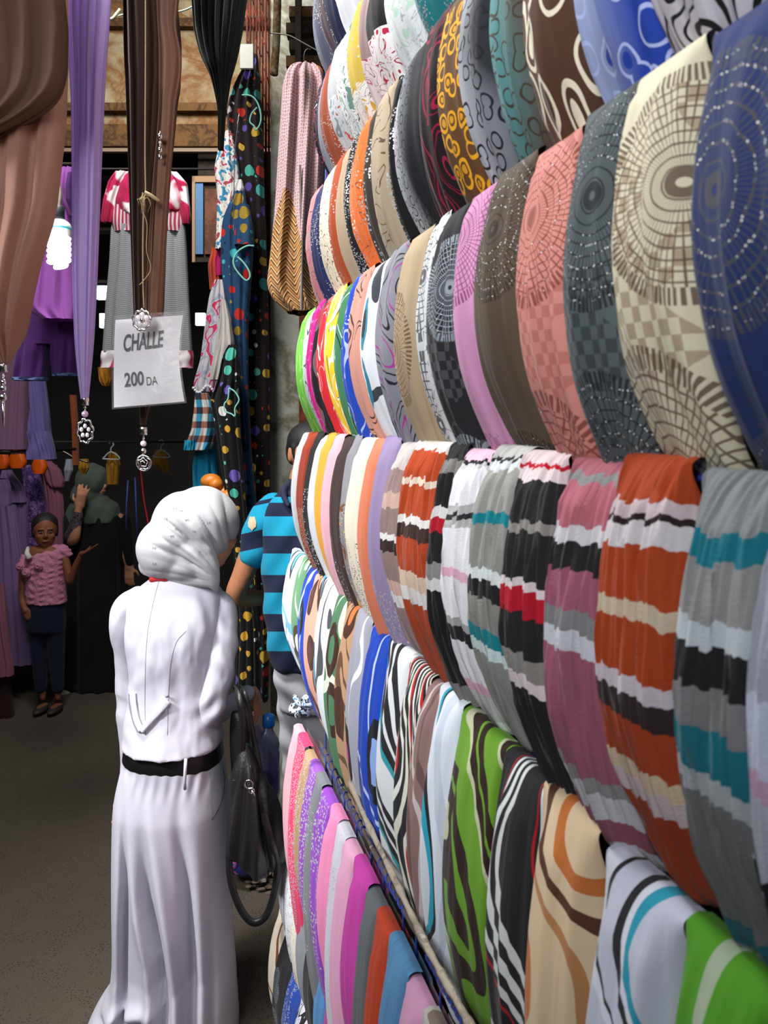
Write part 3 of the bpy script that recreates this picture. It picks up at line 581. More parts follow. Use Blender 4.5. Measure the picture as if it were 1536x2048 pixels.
Cr = [
 (572, 597, 'white scarf with light blue and black note shapes, outermost of its row', 'white end scarf', lambda: P_retro('#dfe2e8', '#33353c', '#57a0c4', '#70b0c8', 17, 1, 4)),
 (594, 608, 'green scarf with cream lines', 'slim green scarf', lambda: P_retro('#5f8c67', '#4a3a2c', '#e2ddc0', '#d9dcc8', 18, 2, 4)),
 (605, 624, 'royal blue scarf with pale lines and black ovals', 'slim royal blue scarf', lambda: P_retro('#1d3fae', '#14161e', '#8ba4de', '#b4c6ee', 18, 3, 4)),
 (620, 640, 'salmon scarf with dark brown leaf shapes', 'salmon leaf scarf', lambda: P_retro('#d9a08a', '#4a302a', '#5d3c34', '#77483c', 22, 4, 5)),
 (634, 668, 'white scarf with black oval dots and thin lines', 'white dotted scarf', lambda: P_retro('#e2e5ea', '#26272b', '#5aa7cc', '#4c4e54', 14, 5, 4, '#8a8a96', .55)),
 (663, 684, 'sage green scarf with brown ovals', 'sage green scarf', lambda: P_retro('#4d7c58', '#40281f', '#4d7c58', '#d9dccb', 16, 6, 4)),
 (680, 706, 'camel tan scarf with orange and brown shapes', 'camel scarf', lambda: P_retro('#bd9470', '#4a2c20', '#d2763f', '#6a4a38', 16, 7, 5)),
 (702, 732, 'silver grey scarf with magenta ovals', 'silver magenta scarf', lambda: P_retro('#9f9fac', '#1c1b20', '#bb3f9b', '#e4e4ec', 15, 8, 4)),
 (725, 768, 'royal blue scarf with black ovals and pale lines', 'broad royal blue scarf', lambda: P_retro('#1440ae', '#10131c', '#8aa6e0', '#b9c6ec', 13, 9, 4, '#c6d4f2')),
 (760, 806, 'white scarf with black stripes and teal bands', 'teal banded white scarf', lambda: P_wave([(0, '#dde0e4'), (.44, BL), (.55, '#dde0e4'), (.63, BL), (.74, '#dde0e4'), (.80, BL), (.92, '#2f9aa4')], 5, 5.2, 1.0, 3)),
 (797, 842, 'black scarf with cream curves and red wedge', 'black and red curved scarf', lambda: P_wave([(0, BL), (.18, '#dcdccc'), (.32, BL), (.5, '#e4e4dc'), (.62, BL), (.78, '#c2271f'), (.9, '#e4e4dc')], 22, 3.0, 3.4, 5)),
 (836, 868, 'mauve brown scarf with pale swirls', 'mauve swirl scarf', lambda: P_wave([(0, '#8c6f6c'), (.32, '#6b5250'), (.5, '#8c6f6c'), (.72, '#c9bcbc'), (.84, '#8c6f6c')], 20, 2.0, 3.2, 7)),
 (858, 906, 'white scarf with cyan and black curves', 'white cyan scarf', lambda: P_wave([(0, '#dbe2ee'), (.42, '#c3ccdc'), (.6, '#dbe2ee'), (.74, BL), (.80, '#29a3c0'), (.88, '#dbe2ee')], 15, 1.6, 3.2, 9)),
 (898, 990, 'grass green scarf with dark brown waves', 'green and brown wave scarf', lambda: P_wave([(0, '#67982a'), (.36, '#2b1a14'), (.54, '#67982a'), (.60, '#2b1a14'), (.76, '#b9bd9e'), (.84, '#67982a')], 9, 6.0, 2.6, 11)),
 (983, 1072, 'black scarf with white and red curving stripes', 'black red edged scarf', lambda: P_wave([(0, '#1d1d20'), (.46, '#c2c6c4'), (.54, '#1d1d20'), (.62, '#c8cccd'), (.70, '#1d1d20'), (.78, '#c8cccd'), (.85, '#1d1d20'), (.90, '#a51822'), (.93, '#1d1d20')], 10, 3.4, 3.0, 14)),
 (1060, 1178, 'beige scarf with orange and brown ribbons', 'beige ribbon scarf', lambda: P_wave([(0, '#bfa98b'), (.30, '#a8602c'), (.42, '#bfa98b'), (.56, '#4a2a1d'), (.66, '#bfa98b'), (.82, '#a07046'), (.9, '#bfa98b')], 9, 3.4, 3.0, 18)),
 (1168, 1328, 'white scarf with turquoise and black curves', 'turquoise curved scarf', lambda: P_wave([(0, '#a3a6b6'), (.42, '#1f7f96'), (.50, '#b6b9c6'), (.56, '#1c1c21'), (.64, '#a3a6b6'), (.86, '#1c1c21'), (.90, '#b6b9c6')], 11, 3.6, 3.4, 21)),
 (1318, 1515, 'apple green scarf with grey stripes', 'apple green scarf', lambda: P_wave([(0, '#3f7a16'), (.60, '#83907c'), (.80, '#3f7a16')], 14, .8, 1.2, 24)),
 (1500, 1720, 'plain black shawl', 'black shawl', lambda: P_plain('#141416')),
]
Dr = [
 (577, 590, 'pale pink scarf, outermost of its row', 'pale pink end scarf', lambda: P_plain('#dea0ac')),
 (587, 601, 'hot pink scarf with silver sequins', 'hot pink scarf', lambda: P_plain('#dd3a66', dict(dens=.7, cut=.35, sc=260))),
 (599, 613, 'tan scarf with sequins along the edge', 'sequinned tan scarf', lambda: P_plain('#a98767', dict(dens=.6, cut=.4))),
 (610, 624, 'purple scarf with round white studs', 'studded purple scarf', lambda: P_plain('#8f4fb2', dict(dens=.7, cut=.3, sc=170))),
 (621, 634, 'plain mid grey scarf', 'mid grey scarf', lambda: P_plain('#77797e', dict(dens=.5, cut=.5))),
 (631, 652, 'violet scarf with silver spot sequins', 'spotted violet scarf', lambda: P_plain('#8d45b5', dict(dens=.7, cut=.4, sc=150))),
 (648, 664, 'candy pink scarf', 'candy pink scarf', lambda: P_plain('#e889b4')),
 (661, 678, 'pale grey scarf with bead line', 'pale beaded scarf', lambda: P_plain('#c9c6cf', dict(dens=.4, cut=.5))),
 (675, 697, 'light pink scarf with folded edge', 'light pink scarf', lambda: P_plain('#d99ebb')),
 (693, 722, 'magenta scarf with dark dots low down', 'dotted magenta scarf', lambda: P_plain('#b93a98', dict(dens=.2, cut=.6, sc=120, c='#5a1a48', v0=.2))),
 (718, 742, 'dark grey scarf with black edge', 'dark grey scarf', lambda: P_plain('#5d6064')),
 (738, 764, 'brick orange scarf', 'brick orange scarf', lambda: P_plain('#ae3a1d', None, .8)),
 (760, 800, 'denim blue gauze scarf', 'denim blue scarf', lambda: P_plain('#4d7ea6', None, .8)),
 (795, 836, 'soft pink folded scarf', 'soft pink scarf', lambda: P_plain('#bf8cac')),
 (828, 880, 'taupe scarf with grey swirls', 'taupe swirl scarf', lambda: P_wave([(0, '#77665f'), (.66, '#a9a49f'), (.8, '#77665f')], 6, 5, 3, 30)),
 (870, 950, 'orange scarf with brown and white swirls', 'orange swirl scarf', lambda: P_wave([(0, '#a9481c'), (.5, '#4a2014'), (.62, '#c6b8ad'), (.75, '#a9481c')], 6, 5, 3, 33)),
 (940, 1060, 'cream scarf with grey pattern', 'patterned cream scarf', lambda: P_cont([(0, '#9a9484'), (.5, '#4a4844'), (.6, '#9a9484')], 14, 4, 5, .5)),
]
Er = [
 (563, 582, 'grey white scarf with black dots and magenta ovals, outermost of its row', 'dotted end scarf', lambda: P_retro('#b4b3be', '#1d1c20', '#a0468c', '#e2e2ea', 14, 5, 3)),
 (576, 594, 'white scarf with tiny animal print edge', 'animal edged white scarf', lambda: P_floral('#d5d6da', ['#d5d6da', '#3a2a2a', '#b98a92', '#1c1c1c'], 70, 3)),
 (592, 604, 'white and yellow flowered scarf', 'yellow flowered scarf', lambda: P_floral('#d2cfc6', ['#d9a43c', '#d9a43c', '#d2cfc6', '#c98f2c'], 22, 4)),
 (602, 618, 'ash grey scarf', 'ash grey scarf', lambda: P_plain('#80858a')),
 (616, 640, 'black scarf with one white curl', 'curl printed black scarf', lambda: P_cont([(0, '#131316'), (.94, '#b8b8c0')], 12, 3, 5, .6)),
 (638, 654, 'sky blue scarf', 'sky blue scarf', lambda: P_plain('#4a7eb0')),
 (652, 676, 'fuchsia scarf', 'fuchsia scarf', lambda: P_plain('#a3307f')),
 (674, 700, 'red brown scarf', 'red brown scarf', lambda: P_plain('#96301a')),
]
Fr = [
 (545, 558, 'cream scarf with brown band, outermost of its row', 'cream end scarf', lambda: P_wave([(0, '#d8cbb6'), (.75, '#7a4228'), (.86, '#d8cbb6')], 6, 7, 2, 3)),
 (556, 574, 'black and grey scarf with flower print', 'flower printed black scarf', lambda: P_disc('#1d1d20', '#6e7880', [(0, .10, .04), (0, .22, .05)], None, .6, 30, 4)),
 (572, 590, 'deep blue scarf with dotted lines', 'deep blue scarf', lambda: P_plain('#173a8a', GL)),
 (588, 610, 'white scarf with black and purple scroll print', 'scroll printed scarf', lambda: P_cont([(0, '#b9b6c0'), (.4, '#17171a'), (.6, '#b9b6c0'), (.8, '#6a3a78'), (.86, '#b9b6c0')], 18, 5, 5, .6)),
 (607, 634, 'orange scarf with dark scrolls', 'dark scrolled orange scarf', lambda: P_cont([(0, '#b2481a'), (.8, '#2a1612'), (.9, '#b2481a')], 14, 4, 5, .6)),
 (630, 660, 'peach pink scarf', 'peach scarf', lambda: P_plain('#b07e72')),
]
ROWS = [
 ('top rope', 'scarves on the top rope', -2.55, -1.86, U3, dict(bulge=.030)),
 ('second rope from the top', 'scarves on the second rope from the top', -1.90, -1.26, U2, dict(bulge=.032)),
 ('third rope from the top', 'scarves on the third rope from the top', -1.33, -.60, U1, dict(bulge=.030)),
 ('rope above eye level', 'scarves on the rope above eye level', -.665, .135, B, dict(bulge=.034)),
 ('eye level rope', 'scarves on the eye level rope', .09, .98, A_, dict(bulge=.036)),
 ('rope under the crinkled scarves', 'scarves on the rope under the eye level row', .90, 2.0, Cr, dict(bulge=.034)),
 ('low rope by the branch', 'scarves on the low rope by the branch', 2.10, 3.45, Dr, dict(bulge=.034)),
 ('second lowest rope', 'scarves on the second lowest rope', 3.05, 4.0, Er, dict(bulge=.030, xoff=.012)),
 ('lowest rope', 'scarves on the lowest rope', 3.75, 4.62, Fr, dict(bulge=.040, xoff=.0)),
]
def lab(desc, row, left):
    l = desc + ((', right of the ' + left) if left else '')
    if len(l.split()) > 16: l = desc
    elif len((l+' on the '+row).split()) <= 16: l += ' on the ' + row
    return l
for ri, (phr, grp, st, sb, items, opt) in enumerate(ROWS):
    yfar = y_at(items[0][0], XR-.035)+.008; ynear = y_at(items[-1][1], XR)-.02
    zt = zs(st)
    r = MB().tube([(XR+opt.get('xoff', 0), yfar, zt-.006), (XR+opt.get('xoff', 0), (yfar+ynear)/2, zt-.010), (XR+opt.get('xoff', 0), ynear, zt-.006)], .003, 8).build('rope', BLUECORD, None, (XR, yfar, zt))
    set_props(r, 'blue rope carrying the %s' % grp.replace('scarves on', 'scarves of').replace('scarves of the', 'row of scarves:'), 'rope', 'ropes of the scarf rack')
    for i, it in enumerate(items):
        a, b, desc, short, mk = it[:5]; o = dict(opt); crk = 'crinkled' in desc
        w = b-a; zj = .004*math.sin(i*2.3+ri)
        jit = .012*math.sin(i*1.7+ri*2) 
        near = a > 780
        sbb = sb
        if ri == 4 and i >= 11: sbb = .93
        if ri == 5 and a < 640: sbb = 1.86 if a > 600 else 1.72
        if ri == 6: sbb = 3.45+.5*math.sin(i*1.9)*.5
        bl = o.pop('bulge')*(1.0 if not near else 1.05)
        scarf('scarf', a, b, zt+zj, zs(sbb)+jit, mk(), lab(desc, phr, items[i-1][3] if i else None), grp, bulge=bl,
              pleat=.0085 if crk else .0, nfold=2+(i % 3), res=1.0+(.9 if crk and w > 40 else 0)+(.3 if w > 80 else 0), seed=ri*100+i, **o)
# vertical cords that tie the ropes together
for k, px in enumerate([640, 652, 676, 700, 728, 752, 790, 815, 862, 905, 950, 1043, 1130, 1245, 1440]):
    y = y_at(px, XR)
    c = MB().tube([(XR+.014, y, zs(4.5)), (XR+.014, y, zs(2.0)), (XR+.014, y, zs(-2.6))], .0018, 6).build('cord', BLUECORD, None, (XR+.014, y, zs(4.5)))
    set_props(c, 'thin blue upright cord tying the ropes of the scarf rack together', 'cord', 'upright blue cords of the scarf rack')
# the branch pole wound with blue cord, and the paler branch beside it
def bark(name, c1, c2):
    g = G(name); n = g.noise(g.suv(40, 25), 1, 4, 1); col = g.ramp(n, [(0, c1), (.5, c2), (.62, c1), (.8, '#c9c2b4')], 'LINEAR')
    return g.done(col, .9, n, .6, .003, sheen=0)
def branch(name, label, pts, r, m, bumps=3):
    P = cat(pts, 40); rs = [r*(1+.18*math.sin(i*.9)+.12*math.sin(i*2.3)) for i in range(40)]
    return set_props(MB().tube([tuple(p) for p in P], rs, 10).build(name, m, None, tuple(P[0])), label, 'branch', None)
def XP(px, slope, X): 
    y = y_at(px, X); return (X, y, CAM.z - slope*1.0375*X)
b1 = branch('branch', 'thin dark branch wound with blue cord running along the low scarves', [XP(640, 1.96, .335), XP(700, 1.98, .33), XP(760, 1.97, .325), XP(830, 1.96, .32), XP(900, 1.95, .318), XP(985, 1.93, .315)], .0042, bark('dark_bark', '#3a3230', '#5b5048'))
Pw = cat([XP(640, 1.96, .335), XP(700, 1.98, .33), XP(760, 1.97, .325), XP(830, 1.96, .32), XP(900, 1.95, .318), XP(985, 1.93, .315)], 300)
wr = MB(); 
for (i0, i1) in ((4, 90), (120, 170), (200, 290)):
    pts = []
    for i in range(i0, i1):
        a = i*.9; pts.append(Vector(Pw[i]) + Vector((math.cos(a), math.sin(a)*.4, math.sin(a)))*.0052)
    wr.tube(pts, .0014, 5)
o = wr.build('cord_wrap', BLUECORD, b1)
branch('branch', 'thicker pale branch lying beside the blue wound one', [XP(700, 1.86, .33), XP(735, 1.90, .325), XP(790, 1.92, .32), XP(850, 1.94, .312), XP(905, 1.93, .31), XP(960, 1.92, .305)], .0046, bark('pale_bark', '#70665a', '#9a9082'))
# small knotted bow hanging at the far end of the rack
kn = MB()
for (a, b_, c) in ((0, 1, 0), (1.1, .8, 1), (2.2, 1, 2), (3.4, .9, 3), (4.4, 1, 4), (5.3, .8, 5)):
    cpt = CP(603, 1412, 1.93); pts = []
    for t in range(14):
        u = t/13*2*math.pi; pts.append(cpt + RT*(.016*math.cos(a)*(1-math.cos(u))*.8+.006*math.sin(u)*math.sin(a)) + UP*(.012*math.sin(a)*(1-math.cos(u))+.007*math.sin(u)*math.cos(a)) - FW*(.008*math.sin(u)))
    kn.tube(pts, [.0035+.0025*math.sin(t/13*math.pi) for t in range(14)], 6)
gk = G('bow_cloth'); gk.uv()
set_props(kn.build('knotted_bow', gk.done(gk.ramp(gk.noise(gk.obj(), 120, 1), [(0, '#1f2a3a'), (.42, '#cfd8de'), (.6, '#4a86a6')]), .8), None, tuple(CP(603, 1412, 1.93))), 'small black white and blue knotted bow tied at the end of the scarf rack', 'bow')
# upright end post and boarding behind the scarves
gw = G('rack_backing'); nb = gw.noise(gw.obj(), 12, 3)
BACKM = gw.done(gw.mix(nb, '#1b1b20', '#26262c'), .9, nb, .3)
struct('wall_right', *box_vf(XR+.16, XR+.20, -.6, y_at(622, XR)-.02, 0, 3.4), BACKM)
# ------------------------------------------------------------------ hanging curtains with pendants
def sheer(name, c, trans=.25, c2='#1a1412', wv=90):
    g = G(name); g.uv(); n = g.noise(g.suv(55, 1.2), 1, 3); n2 = g.noise(g.suv(900, 900), 1, 2)
    col = g.mix(g.M('MULTIPLY', n, .35), c, c2); col = g.mix(g.M('MULTIPLY', n2, .2), col, c2)
    return g.done(col, .85, g.M('ADD', n, g.M('MULTIPLY', n2, .3)), .4, .002, trans=trans)
def pendant(parent, px, py0, d, parts):
    """parts: (kind, dy, size) going down from py0"""
    y = py0
    for kind, dy, s in parts:
        c = CP(px, y+dy, d); k = d/FPX
        if kind == 'cap':
            MB().tube([CP(px, y+dy-s, d), CP(px, y+dy-s*.6, d), CP(px, y+dy+s, d)], [s*.9*k, s*1.0*k, s*.95*k], 16).build('silver_cap', SILVER, parent)
        elif kind == 'bead':
            MB().ell(c, s*k, n=14, m=10).build('bead', SILVER if (dy*7) % 2 < 1 else CRYSTAL, parent)
        elif kind == 'pearl':
            MB().ell(c, s*k, n=14, m=10).build('bead', plainmat('lilac_pearl', '#c9a9c9', .25, spec=.8), parent)
        elif kind == 'chain':
            mb = MB()
            for q in range(3): mb.ring(CP(px, y+dy-s+q*s, d), s*.5*k, .8*k, RT if q % 2 else FW, UP, 10, 5)
            mb.build('chain_link', SILVER, parent)
        elif kind == 'spike':
            MB().tube([CP(px, y+dy-s, d), CP(px, y+dy, d), CP(px, y+dy+s, d)], [3.4*k, 3*k, .8*k], 8).build('spike', SILVER, parent)
        elif kind == 'rose':
            mb = MB(); pts = []
            for q in range(90):
                t = q/89; a = t*2*math.pi*2.3; r = s*k*(.18+.8*t)*(1+.13*math.sin(4*a*.25*5)); pts.append(c+RT*(r*math.cos(a))+UP*(r*math.sin(a))-FW*(s*.3*k*(1-t)))
            mb.tube(pts, 1.3*k, 6); mb.ring(c, s*k, 1.7*k, RT, UP, 24, 6); mb.build('rose_charm', SILVER, parent)
        elif kind == 'drop':
            mb = MB()
            for q in range(24):
                pass
            pts = []
            for q in range(49):
                a = q/48*2*math.pi; r = s*k*(1+.09*math.sin(8*a)); pts.append(c+RT*(r*.78*math.cos(a))+UP*(r*1.15*math.sin(a)))
            mb.tube(pts, 2.4*k, 6); mb.build('open_frame', SILVER, parent)
            mb = MB()
            for q in range(5):
                a = math.radians(90-72*q); mb.ell(c+RT*(s*.38*k*math.cos(a))+UP*(s*.5*k*math.sin(a)), s*.18*k, s*.14*k, s*.24*k, 8, 6)
            mb.build('crystal', CRYSTAL, parent)
def curtain(name, label, cat_, rows, d, m, base, thick=.03, folds=5, amp=.008, seed=0, group=None, **k):
    o = thing(name, label, cat_, base, group)
    vs, fs, uv = garment_vf(rows, d, thick, folds, amp, seed=seed, **k)
    mesh_obj('cloth', vs, fs, m, o, uv); return o
BRN = sheer('tan_sheer', '#c09482', .45, '#3a2620'); DBR = sheer('brown_sheer', '#6e5042', .35)
o = curtain('hanging_scarf', 'sheer tan scarf gathered to a silver spike pendant at the left edge', 'scarf',
            [(-200, -160, 130), (100, -150, 132), (250, -140, 128), (330, -130, 118), (420, -120, 108), (520, -110, 76), (600, -90, 56), (660, -60, 44), (690, -30, 34), (712, -4, 22), (726, 0, 18)], 1.5, BRN, CP(8, 700, 1.5), .05, 5, .010, 3, 'sheer scarves hung up above the alley', nr=60, nc=90)
vs, fs, uv = garment_vf([(-200, -200, 124), (0, -200, 130), (60, -190, 136), (150, -180, 134), (190, -175, 122), (230, -170, 78), (262, -165, 20), (275, -160, -10)], 1.44, .03, 6, .009, nr=60, nc=90, seed=5)
mesh_obj('upper_layer', vs, fs, DBR, o, uv)
pendant(o, 7, 730, 1.5, [('cap', 6, 8), ('chain', 22, 4), ('bead', 34, 5.5), ('bead', 46, 6.5), ('bead', 64, 7.5), ('spike', 98, 27)])
LIL = sheer('lilac_sheer', '#dcc8f2', .5, '#8f74b4')
o = curtain('hanging_scarf', 'lilac scarf gathered to a silver cap with a pearl and openwork drop', 'scarf',
            [(-200, 138, 232), (0, 134, 218), (60, 136, 214), (130, 143, 208), (220, 148, 204), (400, 149, 198), (560, 150, 192), (680, 153, 186), (740, 157, 181), (790, 162, 177), (798, 163, 176)], 1.6, LIL, CP(170, 790, 1.6), .03, 5, .009, 8, 'sheer scarves hung up above the alley', nr=60, nc=90)
pendant(o, 170, 798, 1.6, [('cap', 5, 8), ('chain', 18, 4), ('pearl', 30, 6.5), ('chain', 42, 2.5), ('drop', 64, 20)])
BLK = sheer('umber_cloth', '#4a342c', .12, '#0c0807')
o = curtain('hanging_scarf', 'dark umber scarf carrying the price card and a silver rose pendant', 'scarf',
            [(-200, 236, 370), (0, 250, 352), (60, 251, 358), (100, 252, 362), (125, 253, 356), (170, 256, 360), (190, 257, 352), (240, 259, 348), (330, 262, 338), (480, 266, 328), (620, 270, 324), (700, 272, 318), (760, 274, 312), (800, 277, 304), (822, 280, 294), (850, 281, 292)], 1.72, BLK, CP(288, 840, 1.72), .035, 6, .012, 12, 'sheer scarves hung up above the alley', nr=70, nc=96)
pendant(o, 287, 856, 1.72, [('cap', 6, 8), ('chain', 20, 4), ('bead', 31, 6), ('bead', 46, 6), ('chain', 56, 2.5), ('rose', 70, 15)])
BR2 = sheer('cocoa_cloth', '#a87c68', .35, '#2a1a14')
vs, fs, uv = garment_vf([(-200, 300, 380), (60, 316, 350), (100, 318, 364), (170, 318, 361), (190, 320, 352), (260, 316, 348), (400, 304, 336), (600, 292, 325), (700, 292, 318), (790, 290, 306)], 1.70, .02, 3, .006, nr=60, nc=60, seed=9)
mesh_obj('outer_fold', vs, fs, BR2, o, uv)
o = thing('bead_pendant', 'short string of three silver beads on the umber scarf', 'pendant', CP(320, 290, 1.66))
mb = MB(); mb.tube([CP(320, 262, 1.66), CP(320, 316, 1.66)], .0008, 5); mb.build('thread', SILVER, o)
for y, r in ((273, 6.5), (285, 3), (300, 6), (314, 5.5)): MB().ell(CP(320, y, 1.66), r/FPX*1.66, n=12, m=8).build('bead', SILVER if y != 285 else CRYSTAL, o)
SMK = sheer('smoke_cloth', '#3b423c', .3, '#12120f')
o = curtain('hanging_scarf', 'smoky black green scarf tapering to pale grey in front of the grille', 'scarf',
            [(-200, 360, 520), (0, 384, 492), (60, 388, 484), (110, 400, 474), (150, 420, 462), (180, 428, 458), (220, 436, 452), (300, 436, 447)], 2.0, SMK, CP(442, 300, 2.0), .035, 7, .010, 21, 'sheer scarves hung up above the alley', nr=60, nc=90)
# twine and the price card
TW = plainmat('jute_twine', '#b09a72', .9, .3, bscale=500)
o = thing('twine', 'frayed natural twine hanging down the umber scarf to the price card', 'twine', CP(290, 380, 1.66))
mb = MB(); px_tube(mb, [(291, -120), (291, 120), (290, 300), (291, 382), (288, 400), (286, 470), (286, 560), (288, 616)], 1.66, 1.3, 6); mb.build('strand', TW, o)
mb = MB(); px_tube(mb, [(290, 384), (300, 390), (318, 402)], 1.65, [3, 4, 3.4], 7)
rnd = random.Random(4)
for q in range(26):
    a = rnd.uniform(-2.6, -.4); r = rnd.uniform(10, 40); px_tube(mb, [(288+rnd.uniform(-4, 6), 384+rnd.uniform(0, 14)), (288+r*.5*math.cos(a)+rnd.uniform(-5, 5), 392-r*.4*math.sin(a)), (288+r*.45*math.cos(a), 392-r*math.sin(a))], 1.65, .45, 4)
px_tube(mb, [(286, 425), (294, 450), (293, 500), (301, 530), (299, 545), (288, 560), (279, 570)], 1.65, .9, 5)
mb.build('frayed_knot', TW, o)
DS = 1.66
def sgn(u, v, off=0):   # the card: u, v 0..1 across and down, slightly bent
    tl, tr, br, bl = (231, 640), (366, 630), (369, 803), (228, 815)
    x = (tl[0]*(1-u)+tr[0]*u)*(1-v)+(bl[0]*(1-u)+br[0]*u)*v; y = (tl[1]*(1-u)+tr[1]*u)*(1-v)+(bl[1]*(1-u)+br[1]*u)*v
    x += -9*u*math.sin(math.pi*v)**1.0*(1 if v < 1 else 0) - 2*math.sin(math.pi*v)*(1-u)
    return CP(x, y, DS + .006*math.sin(math.pi*u)*(-1) + .008*math.sin(3*v+u*2) - off)
o = thing('price_card', 'white price card in a clear sleeve reading CHALLE 200 DA', 'sign', CP(298, 720, DS))
vs = []; uv = []; nr, nc = 24, 20
for s_ in (0, 1):
    for i in range(nr):
        for j in range(nc): vs.append(sgn(j/(nc-1), i/(nr-1), 0 if s_ == 0 else -.0015)); uv.append((j/(nc-1), i/(nr-1)))
fs = grid_faces(nr, nc) + [tuple(reversed(f)) for f in grid_faces(nr, nc, off=nr*nc)]
g = G('white_card'); g.uv(); g.done(g.mix(g.noise(g.suv(3, 3), 1, 2), '#f6f5f7', '#eaeaee'), .6, sheen=0, trans=.3)
g.bsdf.inputs['Emission Strength'].default_value = 0
mesh_obj('paper', vs, fs, g.m, o, uv)
gs = G('clear_sleeve'); gs.uv(); nz = gs.noise(gs.suv(6, 9), 1, 4, 1.5); gs.done('#ffffff', .12, nz, .6, .004, sheen=0); gs.bsdf.inputs['Alpha'].default_value = .10; gs.bsdf.inputs['Specular IOR Level'].default_value = .8
vs = []; 
for i in range(nr):
    for j in range(nc):
        u, v = j/(nc-1), i/(nr-1); vs.append(sgn(-.03+u*1.06, -.05+v*1.07, .004+.0015*math.sin(9*u+4*v)))
mesh_obj('plastic_sleeve', vs, grid_faces(nr, nc), gs.m, o, [(j/(nc-1), i/(nr-1)) for i in range(nr) for j in range(nc)])
INK = plainmat('grey_ink', '#22262a', .7)
def text_on(parent, s, u0, v0, h, w, nm, bold=.0, slope=0.0):
    c = bpy.data.curves.new('t', 'FONT'); c.body = s; c.offset = bold; c.extrude = 0; to = bpy.data.objects.new('t', c); C.objects.link(to)
    dg = bpy.context.evaluated_depsgraph_get(); dg.update(); m2 = bpy.data.meshes.new_from_object(to.evaluated_get(dg))
    P = [v.co.copy() for v in m2.vertices]; F_ = [tuple(p.vertices) for p in m2.polygons]; bpy.data.objects.remove(to)
    x0, x1 = min(p.x for p in P), max(p.x for p in P); y1 = max(p.y for p in P); y0 = min(p.y for p in P)
    q = []
    for p in P:
        u = u0+(p.x-x0)/(x1-x0)*w; v = v0+(1-(p.y-y0)/(y1-y0))*h + slope*(u-u0); q.append(sgn(u, v, .0022))
    return mesh_obj(nm, q, F_, INK, parent, smooth=False)
text_on(o, 'CHALLE', .14, .175, .20, .60, 'lettering', .022, -.03)
text_on(o, '200', .16, .615, .165, .29, 'lettering', .022, -.02)
text_on(o, 'DA', .49, .685, .095, .16, 'lettering', .0, -.02)
o = thing('crystal_brooch', 'round crystal and silver brooch pinned at the top of the price card', 'brooch', CP(284, 640, 1.63))
mb = MB(); pts = []
for q in range(49):
    a = q/48*2*math.pi; r = 18*(1+.07*math.sin(9*a))/FPX*1.63; pts.append(CP(284, 640, 1.63)+RT*(r*.95*math.cos(a))+UP*(r*1.1*math.sin(a)))
mb.tube(pts, 2.6/FPX*1.63, 6); mb.build('frame', SILVER, o)
for q in range(5):
    a = math.radians(90+72*q); MB().ell(CP(284+8.5*math.cos(a), 640-9*math.sin(a), 1.625), 6/FPX*1.63, 3/FPX*1.63, 7/FPX*1.63, 8, 6, CAX).build('crystal', CRYSTAL, o)
MB().ell(CP(284, 640, 1.62), 4.5/FPX*1.63, n=10, m=8).build('bead', SILVER, o)

# ------------------------------------------------------------------ hanging clothes
def cloth(name, c, c2='#101010', **k):
    g = G(name); g.uv(); n = g.noise(g.suv(30, 3), 1, 3); return g.done(g.mix(g.M('MULTIPLY', n, .3), c, c2), .9, g.weave(), .4, .002, **k)
def garment(name, label, cat_, d, parts, base, group=None):
    """parts: (part name, rows, material, opts)"""
    o = thing(name, label, cat_, base, group)
    for i, (pn, rows, m, k) in enumerate(parts):
        k = dict(k); dd = k.pop('dd', 0); th = k.pop('thick', .05); fo = k.pop('folds', 4); am = k.pop('amp', .008)
        vs, fs, uv = garment_vf(rows, d+dd, th, fo, am, seed=i+len(label), **k); mesh_obj(pn, vs, fs, m, o, uv)
    return o
def hanger(parent, px, py, d, w=40, c='#b8b8b8'):
    mb = MB(); px_tube(mb, [(px-w/2, py+14), (px, py), (px+w/2, py+14), (px-w/2, py+14)], d, 1.6, 6)
    px_tube(mb, [(px, py), (px, py-8), (px+5, py-14), (px+2, py-20), (px-4, py-18)], d, 1.4, 6)
    return mb.build('hanger', plainmat('hanger_plastic', c, .4), parent)
